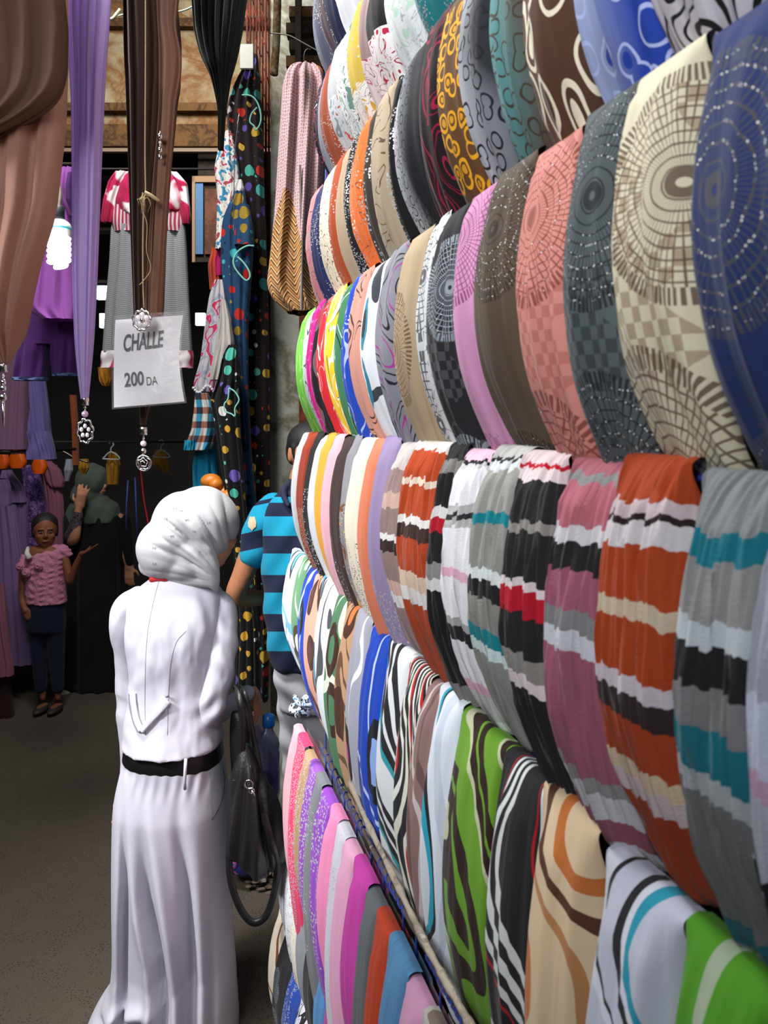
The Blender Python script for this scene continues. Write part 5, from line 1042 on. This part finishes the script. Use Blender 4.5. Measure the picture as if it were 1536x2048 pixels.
def scarf_folds(v, n):
    px, py, d = to_px(v); dx = px-446; dy = py-1172; r = np.hypot(dx, dy); ph = np.arctan2(-dy, -dx)       # 0 = left, pi/2 = up
    w = np.clip((r-18)/60, 0, 1); fade = np.clip((195-r)/60, .10, 1)
    q = ph*1.0 + .0016*(r-60)*np.sin(ph*1.1)
    f = (np.abs(np.sin(q*8.2+.9+.002*r))**.5)*1.25 + .35*np.abs(np.sin(q*19+.4+.006*r))**.7 - .25
    a = .0150*w*fade*np.clip((ph-.35)/.35, .22, 1)
    # back curl and the rolled lower edge
    roll = .0025*np.sin((py-1060)/11.0)*np.exp(-((px-320)/38)**2)*np.exp(-((py-1120)/45)**2)
    return v + n*(a*(f-.75)+roll)[:, None]
hs, hbv = skin_build('headscarf', mb, HSC, wom, .004, 22, scarf_folds)
mb = MB()
for (x, y) in ((331, 1038), (350, 1018), (353, 1058), (344, 1072), (374, 1040), (388, 1063), (308, 1096), (309, 1128), (361, 1022), (417, 1046), (356, 1091)):
    for s in (-1, 1): mb.ring(on_surf(hbv, x+s*2.2, y, .0012), .0032, .00045, RT*.5+UP*.1, UP, 10, 4)
mb.build('printed_marks', plainmat('grey_print', '#86868a', .8), hs)
# collar of the red and checked blouse
mb = MB(); P = [F.p(312+(x*62), 1152-4*math.sin(x*3.14), -.075+.04*abs(x-.5)) for x in [i/12 for i in range(13)]]
mb.tube(P, [5*k]*13, 8); mb.build('red_collar', plainmat('red_collar_cloth', '#b3201c', .8), wom)
mb = MB(); mb.tube([F.p(340, 1146, -.075), F.p(358, 1143, -.075), F.p(382, 1148, -.07)], 4*k, 8); mb.build('checked_collar', plainmat('pale_collar_cloth', '#cbb4b4', .8), wom)
g = G('pale_suit'); g.uv(); n = g.noise(g.obj(), 1000, 2); n2 = g.noise(g.obj(), 26, 2); SUIT = g.done(g.mix(g.M('MULTIPLY', n, .15), '#c4c1cc', '#94919e'), .8, g.M('ADD', n, g.M('MULTIPLY', n2, 1.5)), .12, .003)
mb = MB()
F.stack(mb, [(1138, 330, 384, .05, 0), (1150, 312, 402, .075, 0), (1168, 286, 430, .09, 0), (1194, 262, 448, .105, 0), (1240, 254, 450, .125, 0), (1300, 258, 442, .13, 0), (1360, 262, 434, .122, 0), (1420, 257, 438, .135, .0), (1470, 250, 445, .158, 0), (1479, 249, 446, .162, 0), (1481, 252, 443, .15, 0)], 0, 46, 64)
mbl = MB(); mbr = MB()
F.limb(mbl, [(276, 1192, 0, 20), (254, 1214, 0, 27), (244, 1246, 0, 25.5), (245, 1300, .02, 22), (246, 1360, .03, 21), (246, 1430, .03, 20), (249, 1500, .03, 17), (249, 1560, .03, 14.5)], 24)
F.limb(mbr, [(414, 1190, 0, 22), (436, 1216, 0, 34), (443, 1250, -.01, 34), (445, 1300, -.03, 32), (438, 1360, -.045, 31), (420, 1416, -.045, 31), (434, 1430, .03, 26), (460, 1426, .10, 20), (478, 1420, .15, 16)], 24)
def jacket_folds(v, n):
    px, py, d = to_px(v); o = np.zeros(len(v))
    G2 = lambda x, y, sx, sy: np.exp(-((px-x)/sx)**2-((py-y)/sy)**2)
    # left sleeve: slanting creases
    wv = np.sin((py-.9*px)/15+1.2*np.sin(py/37)); o += .0034*np.sign(wv)*np.abs(wv)**.6*(G2(238, 1285, 22, 40)+.8*G2(240, 1400, 22, 45)+.9*G2(244, 1545, 22, 30))*(px < 272)
    # right sleeve: creases round the elbow
    o += .0065*np.sin((py+.75*(px-400))/8.5+.5*np.sin(px/17))*G2(432, 1425, 42, 34)
    o += .006*np.sin((py-.8*px)/11+1)*G2(452, 1305, 30, 60)
    # groove where the sleeve meets the back, shoulder-blade creases
    xs = 398+ (py-1230)*-.02
    o += .005*np.sin((px-.35*py)/7.5)*G2(408, 1240, 22, 50)
    from math import pi
    nz = np.array([mnoise.noise(Vector((a/28, b/70, 3))) + .5*mnoise.noise(Vector((a/13, b/30, 7))) for a, b in zip(px, py)]); o += .0042*nz*np.clip((py-1180)/60, 0, 1)
    # long soft drag lines down the back
    o += .0035*np.sin((px+.12*py)/13)*G2(350, 1400, 70, 80)
    o -= .009*np.exp(-((px-(352+.00045*(py-1300)**2))/16)**2)*G2(352, 1380, 60, 90)
    return v + n*o[:, None]
jk, jbv = skin_build('jacket', mb, SUIT, wom, .005, 5, jacket_folds)
skin_build('sleeve', mbl, SUIT, jk, .0045, 4, jacket_folds); skin_build('sleeve', mbr, SUIT, jk, .0045, 4, jacket_folds)
SEAM = plainmat('suit_seam', '#8a888f', .9)
for nm, pts in (('seam', [(318, 1162), (308, 1200), (296, 1260), (291, 1330), (290, 1400), (291, 1470)]), ('seam', [(372, 1262), (352, 1286), (341, 1330), (337, 1390), (335, 1470)])):
    MB().tube(path_on(jbv, pts, 40, -.0002), .0011, 6).build(nm, SEAM, jk)
def ribbon(name, bvh, pts, w, m, parent, off=.004, th=.0018, n=30):
    C_ = cat(pts, n); vs = []
    for i, q in enumerate(C_):
        t = C_[min(i+1, n-1)]-C_[max(i-1, 0)]; nx, ny = -t[1], t[0]; l = math.hypot(nx, ny) or 1; nx /= l; ny /= l
        ww = w[0]+(w[1]-w[0])*i/(n-1) if isinstance(w, tuple) else w
        for s in (-1, -.5, .5, 1): vs.append(on_surf(bvh, q[0]+nx*ww*s, q[1]+ny*ww*s, off+(.003 if abs(s) < 1 else 0)))
    o = mesh_obj(name, vs, grid_faces(n, 4), m, parent); md = o.modifiers.new('t', 'SOLIDIFY'); md.thickness = th; md.offset = 0; return o
ribbon('back_tab', jbv, [(264, 1386), (266, 1410), (272, 1440), (282, 1462)], 7, SUIT, jk, .008)
ribbon('back_tab', jbv, [(282, 1464), (296, 1446), (314, 1424), (334, 1400)], (4, 12), SUIT, jk, .012)
MB().ell(on_surf(jbv, 334, 1392, .01), .005, n=10, m=8).build('button', SEAM, jk)
# skirt with trailing hem
def skirt():
    rows = [(1462, 262, 438), (1500, 257, 442), (1540, 246, 448), (1600, 235, 455), (1700, 232, 457), (1800, 232, 460), (1880, 233, 464), (1940, 230, 468), (1972, 218, 470), (1995, 202, 471), (2020, 188, 473), (2046, 179, 474), (2058, 184, 475)]
    nr, nc = 150, 220; R = cat(rows, nr); vs = []; uv = []
    def path(pts, y): return np.interp(y, [p[1] for p in pts], [p[0] for p in pts])
    ridges = [  # (path, amplitude m, half width px, start y); positive comes towards the camera
        ([(262, 1600), (262, 1900), (240, 2050)], .012, 14, 1560), ([(275, 1600), (279, 1720), (276, 1880), (276, 1975), (262, 2050)], -.030, 7, 1570),
        ([(284, 1600), (311, 1777), (330, 1853), (338, 1943), (315, 2050)], .022, 13, 1590), ([(314, 1620), (323, 1740), (343, 1850), (356, 1943), (352, 2050)], -.034, 11, 1600),
        ([(329, 1590), (347, 1687), (370, 1807), (384, 1913), (393, 2050)], .026, 13, 1560), ([(380, 1600), (394, 1720), (403, 1850), (408, 2050)], -.030, 10, 1560),
        ([(400, 1540), (412, 1620), (428, 1800), (440, 2050)], .012, 16, 1540), ([(432, 1700), (446, 2050)], -.016, 9, 1700)]
    for i, (py, a, b) in enumerate(R):
        for j in range(nc):
            u = 2*math.pi*j/nc; c, s = math.cos(u), math.sin(u); x = (a+b)/2+(b-a)/2*math.copysign(abs(c)**.85, c)
            th = .13+.03*min(1, (py-1462)/140)+.05*max(0, (py-1900)/150); f = 0
            if s > 0:
                for (pt, am, w, y0) in ridges:
                    gr = min(1, max(0, (py-y0+40)/300)); gr = gr*gr*(3-2*gr); f += 1.7*am*gr*math.exp(-((x-path(pt, py))/w)**2)
                # slanting crease of the caught-up hem
                yc = 1986-(x-190)*.27; f += (.020*math.exp(-((py-yc+9)/12)**2)-.014*math.exp(-((py-yc-10)/9)**2))*max(0, min(1, (345-x)/30))*min(1, max(0, (x-190)/10))
                f += .003*math.sin(x/3.3+py/30)*math.exp(-((py-1530)/25)**2)
                f *= min(1, s*1.6)
            else: f = .012*math.sin(9*u)*min(1, max(0, (py-1540)/200))
            vs.append(F.p(x, py, -(th*math.copysign(abs(s)**.8, s))-f*(1 if s > 0 else -1))); uv.append((x/1000, py/1000))
    fs = grid_faces(nr, nc, True); return mesh_obj('skirt', vs, fs, SUIT, wom, uv), BVHTree.FromPolygons([tuple(v) for v in vs], fs)
sk, sbv = skirt()
BLKL = plainmat('black_leather', '#131314', .42, .25, bscale=160, spec=.5)
mb = MB(); vs, fs = [], []
for i, (py, a, b, t) in enumerate([(1470, 256, 440, .130), (1478, 255, 442, .136), (1508, 252, 445, .143), (1513, 254, 444, .138)]):
    for j in range(60):
        u = 2*math.pi*j/60; c, s = math.cos(u), math.sin(u)
        vs.append(F.p((a+b)/2+(b-a)/2*math.copysign(abs(c)**.85, c), py+(4*c if i > 1 else 3*c), -t*math.copysign(abs(s)**.8, s)))
mesh_obj('belt', vs, grid_faces(4, 60, True), BLKL, wom)
MB().tube([F.p(399, 1470, -.165), F.p(399, 1490, -.172), F.p(398, 1512, -.172), F.p(397, 1528, -.162)], 3*k, 8).build('belt_loop', SUIT, sk)
MB().tube(path_on(sbv, [(446, 1534), (449, 1560), (446, 1590), (438, 1615), (424, 1640)], 20, -.0002), .0013, 6).build('pocket_piping', BLKL, sk)
MB().tube(path_on(sbv, [(284, 1522), (320, 1525), (340, 1526)], 14, 0), .0009, 6).build('seam', SEAM, sk)
MB().tube(path_on(sbv, [(418, 1516), (420, 1560), (424, 1640)], 20, -.0002), .0009, 6).build('seam', SEAM, sk)

# ---------------- handbag
FB = Fig(2.27)
bag = thing('handbag', 'black leather hobo handbag with silver clasp hanging from the woman\'s right forearm', 'handbag', FB.p(515, 1750))
mb = MB(); FB.stack(mb, [(1488, 482, 500, .012), (1510, 474, 510, .025), (1540, 467, 524, .04), (1590, 462, 546, .055), (1640, 457, 560, .065), (1680, 455, 573, .07), (1712, 462, 572, .06), (1735, 486, 560, .045), (1750, 512, 546, .02)], 0, 34, 48)
def bagf(v, n):
    px, py, d = to_px(v); w = np.clip((py-1520)/60, 0, 1)
    q = (px-495)/(.25*(py-1380)+10); o = .006*np.sin(q*9)*w + .004*np.sin(q*21+py/60)*w
    o -= .012*np.exp(-((px-(512+(py-1560)*.16))/5)**2)*np.clip((py-1530)/50, 0, 1)
    return v+n*o[:, None]
bb, bbv = skin_build('bag_body', mb, BLKL, bag, .0045, 6, bagf)
def strap(pts, w, name, dd=0, F_=FB):
    C_ = cat(pts, 40); vs = []
    for i, q in enumerate(C_):
        t = C_[min(i+1, 39)]-C_[max(i-1, 0)]; nx, ny = -t[1], t[0]; l = math.hypot(nx, ny) or 1
        for (s, e) in ((-1, -.003), (1, -.003), (1, .003), (-1, .003)): vs.append(F_.p(q[0]+nx/l*w*s, q[1]+ny/l*w*s, dd+e+q[2]))
    return mesh_obj(name, vs, grid_faces(40, 4, True), BLKL, bag)
strap([(461, 1404, .10), (463, 1388, .06), (472, 1380, .0), (484, 1396, -.03), (489, 1430, -.03), (487, 1480, -.02), (481, 1520, -.01), (476, 1552, -.03)], 6.5, 'shoulder_strap')
strap([(470, 1398, .10), (476, 1386, .05), (486, 1388, .01), (496, 1410, .0), (502, 1450, .0), (512, 1500, .0), (522, 1545, .0)], 5.5, 'shoulder_strap')
strap([(461, 1690, -.02), (464, 1740, -.03), (478, 1790, -.03), (498, 1824, -.03), (517, 1832, -.03), (537, 1815, -.03), (551, 1772, -.03), (557, 1720, -.03), (549, 1650, -.075), (536, 1600, -.075)], 6.5, 'long_strap')
hw = MB(); hw.ring(FB.p(505, 1549, -.062), .011, .0022, RT, UP, 20, 8); hw.ring(FB.p(511, 1560, -.066), .007, .0018, RT, UP, 16, 6); hw.tube([FB.p(511, 1558, -.068), FB.p(518, 1568, -.07)], .003, 8); hw.build('silver_clasp', SILVER, bag)
hw = MB(); hw.tube(path_on(bbv, [(500, 1530), (512, 1580), (524, 1640), (530, 1700)], 20, .001, 2.2), .0016, 6); hw.build('zip', plainmat('dark_zip', '#2e2e30', .4, metal=.6), bag)
mb = MB(); FB.stack(mb, [(1446, 450, 470, .01), (1470, 446, 486, .02), (1520, 446, 490, .025), (1580, 450, 500, .025), (1600, 456, 490, .01)], .10, 20, 32); skin_build('back_pouch', mb, BLKL, bag, .006, 4)

# ---------------- water bottle in a lilac bag
FW2 = Fig(2.62)
bot = thing('water_bottle', 'clear plastic water bottle with a blue cap held beside the black handbag', 'bottle', FW2.p(537, 1590))
gc = G('clear_plastic'); gc.done('#b4bedc', .08, sheen=0); gc.bsdf.inputs['Transmission Weight'].default_value = .75; gc.bsdf.inputs['IOR'].default_value = 1.2
def lathe_px(F_, cx, prof, n=28):
    return [F_.p(cx, y) for y, r in prof], [r*F_.k for y, r in prof]
P, R = lathe_px(FW2, 537, [(1452, 9), (1460, 9.5), (1466, 12), (1478, 20), (1488, 22), (1500, 21), (1506, 22.5), (1530, 22), (1536, 20.5), (1542, 22), (1582, 22), (1590, 18)]); MB().tube(P, R, 28).build('bottle_body', gc.m, bot)
P, R = lathe_px(FW2, 537, [(1429, 9), (1431, 12), (1449, 12.5), (1453, 11.5)]); MB().tube(P, R, 24).build('cap', plainmat('blue_cap', '#1763b8', .35), bot)
P, R = lathe_px(FW2, 537, [(1545, 18), (1546, 19.5), (1580, 19.5)]); MB().tube(P, R, 24).build('label_band', plainmat('blue_water_label', '#31479a', .4), bot)
gp = G('lilac_film'); n = gp.noise(gp.obj(), 40, 4, 2); gp.done('#7d6cc0', .2, n, .8, .01, sheen=0); gp.bsdf.inputs['Alpha'].default_value = .5; gp.bsdf.inputs['Transmission Weight'].default_value = .3
vs, fs, uv = garment_vf([(1452, 508, 520), (1470, 506, 530), (1500, 502, 552), (1545, 502, 560), (1590, 506, 560), (1620, 516, 548), (1626, 524, 540)], 2.62, .06, 4, .008, nr=40, nc=50, seed=6)
o = mesh_obj('plastic_bag', vs, fs, gp.m, None, uv, base=FW2.p(530, 1620)); set_props(o, 'thin lilac plastic carrier bag round the water bottle', 'plastic bag')

# ---------------- the man in the striped polo
F = Fig(2.95); k = F.k
man = thing('person', 'man in turquoise and navy striped polo half hidden behind the scarves', 'person', CP(600, HOR+FPX*CAM.z/2.95, 2.95))
fd = (RT*.42-FW*.90).normalized(); fx = fd.cross(UP).normalized(); hc = F.p(622, 908)
mb = MB(); head(mb, hc, fx, fd, UP, .225)
F.limb(mb, [(612, 950, 0, 32), (606, 990, 0, 33), (604, 1030, 0, 40)])
F.stack(mb, [(985, 575, 640, .05), (1010, 545, 665, .08), (1100, 545, 665, .11), (1200, 548, 660, .11), (1300, 556, 660, .09), (1360, 566, 660, .08), (1400, 584, 650, .06)])
F.limb(mb, [(530, 1030, 0, 26), (508, 1090, .0, 24), (486, 1150, .0, 22), (470, 1192, .01, 19), (500, 1204, .06, 17), (540, 1206, .12, 14), (566, 1200, .14, 12)])
hand(mb, F.p(566, 1200, .14), RT+UP*.1, FW, .18, .8, 1)
F.limb(mb, [(672, 1030, 0, 26), (690, 1110, .0, 22), (700, 1190, .02, 19), (716, 1280, -.02, 13)])
hand(mb, F.p(717, 1284, -.02), -UP, RT, .18, .5, 1)
for x in (592, 646):
    F.limb(mb, [(x+3, 1400, 0, 27), (x+6, 1520, 0, 21), (x+12, 1600, 0, 19), (x+22, 1790, .02, 14)]); mb.ell(F.p(x+34, 1806, -.02), .11, .042, .04, 14, 10, CAX)
skin_build('body', mb, SKIN_M, man, .006, 3)
face_parts(man, hc, fx, fd, UP, .225)
mb = MB(); c = hc; h = .225; ax = (fx, fd, UP)
mb.ell(c+UP*h*.19-fd*h*.06, h*.362, h*.395, h*.33, 26, 18, ax)
for s in (-1, 1): mb.ell(c+UP*h*.05-fd*h*.2+fx*s*h*.22, h*.13, h*.16, h*.24, 14, 10, ax); mb.tube([c+UP*h*.14+fd*h*.08+fx*s*h*.32, c-UP*h*.07+fd*h*.08+fx*s*h*.315], [h*.05, h*.022], 8)
skin_build('hair', mb, HAIR, man, .006, 5)
def stripes(name, st):
    g = G(name); g.uv(); w = g.noise(g.obj(), 500, 2); return g.done(g.mix(g.M('MULTIPLY', w, .2), g.ramp(g.M('SUBTRACT', g.v, .9), st), '#101428'), .85, w, .2, .002)
NV, CY = '#161c38', '#1192b4'
POLO = stripes('polo_knit', [(0, NV), (.092, CY), (.103, NV), (.131, CY), (.170, NV), (.206, CY), (.247, NV), (.282, CY), (.325, NV), (.362, CY), (.400, NV)])
SLV = stripes('polo_sleeve', [(0, CY), (.098, NV), (.108, CY), (.158, NV), (.192, CY)])
mb = MB(); F.stack(mb, [(972, 574, 636, .06), (984, 560, 650, .08), (1000, 538, 672, .10), (1030, 528, 690, .125), (1100, 524, 694, .145), (1200, 528, 690, .145), (1270, 534, 688, .14), (1322, 541, 688, .14), (1327, 542, 687, .135)], 0, 36, 56)
pv, pb = skin_build('polo_shirt', mb, POLO, man, .007, 4, lambda v, n: v+n*(.004*np.sin(to_px(v)[1]/14+to_px(v)[0]/9))[:, None], True)
mb = MB(); F.limb(mb, [(548, 1016, 0, 30), (528, 1040, 0, 34), (518, 1070, 0, 34), (512, 1096, 0, 33), (509, 1108, 0, 32)], 20); F.limb(mb, [(664, 1020, 0, 30), (686, 1060, 0, 34), (692, 1108, 0, 32)], 20)
def slv(v, n): 
    px, py, d = to_px(v); return v + n*(.003*np.sin((py+px*.4)/9))[:, None]
sv, sb = skin_build('sleeve', mb, SLV, man, .007, 3, slv, True)
# sleeves slant, so shift the stripe rows with the slope of the arm
me = sv.data; uvl = me.uv_layers[0].data
for l in uvl: l.uv = (l.uv[0], l.uv[1]+(.52-l.uv[0])*-.22)
mb = MB(); F.limb(mb, [(584, 960, -.04, 6), (572, 980, -.08, 7), (584, 1004, -.12, 5)]); F.limb(mb, [(584, 962, -.0, 9), (604, 958, .05, 9), (634, 962, 0, 9), (640, 990, -.08, 9)]); F.stack(mb, [(962, 582, 634, .06), (985, 568, 648, .09), (998, 572, 630, .095)], 0, 12, 30)
skin_build('collar', mb, plainmat('navy_knit', NV, .85), man, .006, 4)
mb = MB(); 
vs = []
for i in range(9):
    for j in range(13):
        a = j/12*2*math.pi; r = i/8*(1+.12*math.sin(5*a)); vs.append(on_surf(sb, 504+8.5*r*math.cos(a), 1046+14*r*math.sin(a), .004+.0005*math.sin(i*2.2+j*2.6), 2.84))
mb.add(vs, grid_faces(9, 13))
mb.build('crest_patch', plainmat('beige_patch', '#b9a98a', .8, .4, bscale=300), sv)
JE = cloth('pale_jeans', '#d2d2d8', '#6b6c74')
mb = MB(); F.stack(mb, [(1316, 546, 684, .125), (1360, 550, 684, .125), (1410, 560, 682, .115)], 0, 12, 40)
for x in (590, 646): F.limb(mb, [(x-2, 1380, 0, 36), (x+2, 1480, 0, 32), (x+10, 1600, 0, 28), (x+22, 1800, .02, 24)], 20)
skin_build('jeans', mb, JE, man, .008, 4, lambda v, n: v+n*(.004*np.sin((to_px(v)[1]-to_px(v)[0]*.7)/9))[:, None])

# ---------------- the girl in pink
F = Fig(5.0); k = F.k
girl = thing('person', 'small girl in pink ruched top and dark jeans with one palm raised', 'person', CP(100, HOR+FPX*CAM.z/5.0, 5.0))
fd = (-FW*.90+RT*.42).normalized(); fx = fd.cross(UP).normalized(); hc = F.p(90, 1062)
mb = MB(); head(mb, hc, fx, fd, UP, .205)
F.limb(mb, [(88, 1080, 0, 11), (88, 1098, 0, 11), (88, 1112, 0, 14)])
F.stack(mb, [(1092, 66, 116, .04), (1104, 52, 130, .06), (1150, 56, 126, .075), (1200, 58, 126, .075), (1235, 58, 128, .08)])
F.limb(mb, [(56, 1106, 0, 9), (47, 1135, 0, 8), (45, 1170, .0, 7.5), (50, 1200, -.03, 6.5), (60, 1214, -.07, 5.5)]); hand(mb, F.p(60, 1214, -.07), RT*.5-UP*.85, FW, .12, .6, 1)
F.limb(mb, [(128, 1110, 0, 9), (138, 1138, -.02, 8), (144, 1160, -.03, 7.5), (158, 1130, -.06, 6.5), (172, 1104, -.08, 5)]); hand(mb, F.p(172, 1104, -.08), RT*.85+UP*.45, UP, .125, .1, -1)
for x in (78, 108): F.limb(mb, [(x, 1240, 0, 17), (x+4, 1320, 0, 11), (x+8, 1395, 0, 6)])
for x in (88, 116): mb.ell(F.p(x, 1412, -.04), .032, .085, .02, 14, 10, CAX)
skin_build('body', mb, SKIN_G, girl, .0055, 2)
face_parts(girl, hc, fx, fd, UP, .205)
h = .205; ax = (fx, fd, UP); mb = MB(); mb.ell(hc+UP*h*.20-fd*h*.10, h*.375, h*.40, h*.34, 26, 18, ax); mb.ell(hc-fd*h*.2, h*.36, h*.27, h*.40, 20, 14, ax)
for s in (-1, 1): mb.ell(hc+UP*h*.02-fd*h*.05+fx*s*h*.33, h*.05, h*.12, h*.22, 12, 8, ax)
mb.ell(hc+UP*h*.16-fd*h*.3, h*.38, h*.25, h*.34, 18, 12, ax); mb.ell(hc+UP*h*.2-fd*h*.5, h*.14, h*.14, h*.16, 14, 10, ax)
skin_build('hair', mb, HAIR, girl, .006, 4)
g = G('pink_ruched'); n = g.noise(g.obj(), 60, 3, .5); PKT = g.done(g.mix(n, '#c98aa4', '#a8607c'), .85, n, .8, .01)
mb = MB(); F.stack(mb, [(1098, 74, 130, .055), (1110, 60, 132, .075), (1130, 52, 130, .085), (1160, 52, 130, .09), (1190, 52, 132, .09), (1205, 54, 133, .092)], 0, 26, 44); F.limb(mb, [(108, 1098, 0, 10), (126, 1102, 0, 13), (136, 1108, 0, 9)]); F.limb(mb, [(50, 1116, -.02, 8), (56, 1136, -.03, 9)])
skin_build('pink_top', mb, PKT, girl, .006, 3, lambda v, n: v+n*(.0045*np.sin(to_px(v)[1]/2.1+np.sin(to_px(v)[0]/9+to_px(v)[1]/13)*2.2)*(.5+.5*np.sin(to_px(v)[0]/3.1)))[:, None])
for x, y in ((54, 1128), (66, 1140), (90, 1127)):
    mb = MB()
    for q in range(3): mb.ring(F.p(x, y, -.095-.006*q), (7.5-2.3*q)*k, 1.9*k, RT, UP, 14, 6)
    mb.ell(F.p(x, y, -.10), 3*k, n=8, m=6); mb.build('fabric_rose', PKT, girl)
MB().tube([F.p(63, 1092, -.05), F.p(65, 1102, -.08), F.p(72, 1112, -.09)], [3*k, 5*k, 6*k], 8).build('white_strap', WHC, girl)
DJ = cloth('dark_denim', '#141a30', '#07080e'); mb = MB(); F.stack(mb, [(1192, 54, 128, .08), (1240, 54, 130, .09), (1262, 56, 130, .085)], 0, 12, 36)
for x in (76, 110): F.limb(mb, [(x, 1250, 0, 20), (x+3, 1310, 0, 16), (x+6, 1376, 0, 12)])
skin_build('jeans', mb, DJ, girl, .008, 3)
for x in (88, 116): MB().ell(F.p(x, 1413, -.045), .036, .088, .022, 14, 10, CAX).build('shoe', plainmat('dark_shoe', '#2c2624', .6), girl)

# ---------------- the woman in black
F = Fig(5.5); k = F.k
dw = thing('person', 'woman in black robe and grey green headscarf holding a hand to her head', 'person', CP(195, HOR+FPX*CAM.z/5.5, 5.5))
fd = (RT*.9-FW*.4).normalized(); fx = fd.cross(UP).normalized(); hc = F.p(190, 966)
mb = MB(); head(mb, hc, fx, fd, UP, .21); F.limb(mb, [(186, 990, 0, 17), (184, 1020, 0, 18)])
F.stack(mb, [(1010, 150, 220, .05), (1040, 140, 236, .09), (1150, 146, 232, .11), (1250, 142, 240, .12), (1355, 150, 236, .10)])
F.limb(mb, [(146, 1040, -.03, 14), (158, 1072, -.14, 12), (172, 1062, -.2, 11), (178, 1020, -.2, 8), (180, 1006, -.19, 7)]); hand(mb, F.p(180, 1008, -.19), UP*.95+RT*.18, FW, .17, .35, 1, .3)
F.limb(mb, [(238, 1040, .0, 14), (252, 1090, -.02, 12), (262, 1130, -.04, 8)]); hand(mb, F.p(262, 1130, -.04), -UP, FW, .16, .4, 1)
skin_build('body', mb, SKIN_W, dw, .008, 2); face_parts(dw, hc, fx, fd, UP, .21)
g = G('grey_green_scarf'); n = g.noise(g.obj(), 30, 2); GGS = g.done(g.mix(n, '#59625a', '#3d463f'), .85, n, .3)
mb = MB(); mb.ell(F.p(184, 962, -.0), 33*k, 36*k, 36*k, 26, 18, CAX); mb.ell(F.p(176, 990, 0), 34*k, 34*k, 30*k, 22, 14, CAX); F.stack(mb, [(990, 160, 208, .08), (1012, 140, 236, .11), (1040, 130, 242, .13), (1044, 136, 236, .125)], 0, 16, 40)
skin_build('headscarf', mb, GGS, dw, .008, 5, lambda v, n: v+n*(.0035*np.sin(to_px(v)[0]/5+to_px(v)[1]/9))[:, None])
ABY = cloth('black_robe', '#0e0d10', '#050505')
mb = MB(); F.stack(mb, [(1022, 148, 232, .10), (1060, 138, 248, .13), (1150, 138, 250, .14), (1260, 132, 262, .17), (1360, 128, 272, .2), (1368, 130, 270, .19)], 0, 30, 50); F.limb(mb, [(242, 1044, 0, 18), (254, 1085, -.02, 16), (262, 1115, -.04, 13)]); F.limb(mb, [(144, 1044, -.03, 17), (156, 1076, -.13, 15)])
skin_build('robe', mb, ABY, dw, .012, 3, lambda v, n: v+n*(.012*np.sin(to_px(v)[0]/5))[:, None])
mb = MB(); F.limb(mb, [(162, 1066, -.17, 14), (172, 1048, -.2, 12), (177, 1024, -.2, 11)]); 
g = G('flowered_sleeve'); n = g.noise(g.obj(), 45, 3, 1); skin_build('flowered_sleeve', mb, g.done(g.ramp(n, [(.4, '#241c24'), (.52, '#6b5a66'), (.6, '#2a2028')], 'LINEAR'), .9), dw, .008, 3)
MB().ell(F.p(150, 1372, -.12), .045, .11, .03, 14, 10, CAX).build('shoe', plainmat('pale_shoe', '#8c8a86', .6), dw)
MB().ell(F.p(215, 1376, -.10), .045, .11, .03, 14, 10, CAX).build('shoe', plainmat('pale_shoe', '#8c8a86', .6), dw)

# ---------------- things on the ground by the pillar
FG = Fig(3.12)
g = G('bright_print'); n = g.noise(g.obj(), 22, 1); o = MB().ell(FG.p(480, 1706), .09, .06, .075, 20, 14, CAX).ell(FG.p(492, 1722), .07, .06, .05, 18, 12, CAX).build('cloth_bundle', g.done(g.ramp(n, [(0, '#16205a'), (.5, '#16205a'), (.52, '#b8368c'), (.6, '#2fa0c0'), (.64, '#16205a')]), .8, n, .5, .01), None, FG.p(484, 1730))
set_props(o, 'bundle of navy, pink and blue printed cloth on the ground behind the handbag', 'cloth bundle')
o = MB().box(FG.p(527, 1752), .012, .012, .018, (RT*.9+FW*.4, FW, UP)).build('small_box', plainmat('white_box', '#b8b2a8', .7), None, FG.p(527, 1760), False); set_props(o, 'tiny white box lying on the ground at the foot of the pillar', 'box')
rnd = random.Random(5); mb = MB()
for q in range(46): mb.ell(FG.p(rnd.uniform(498, 556), rnd.uniform(1738, 1778), rnd.uniform(-.05, .12)), rnd.uniform(.006, .02), rnd.uniform(.006, .02), .006, 8, 6)
o = mb.build('litter', plainmat('dry_litter', '#5c4c40', .9, .5), None, FG.p(527, 1765)); set_props(o, 'scattered dry leaves and litter at the foot of the pillar', 'litter', None, 'stuff')
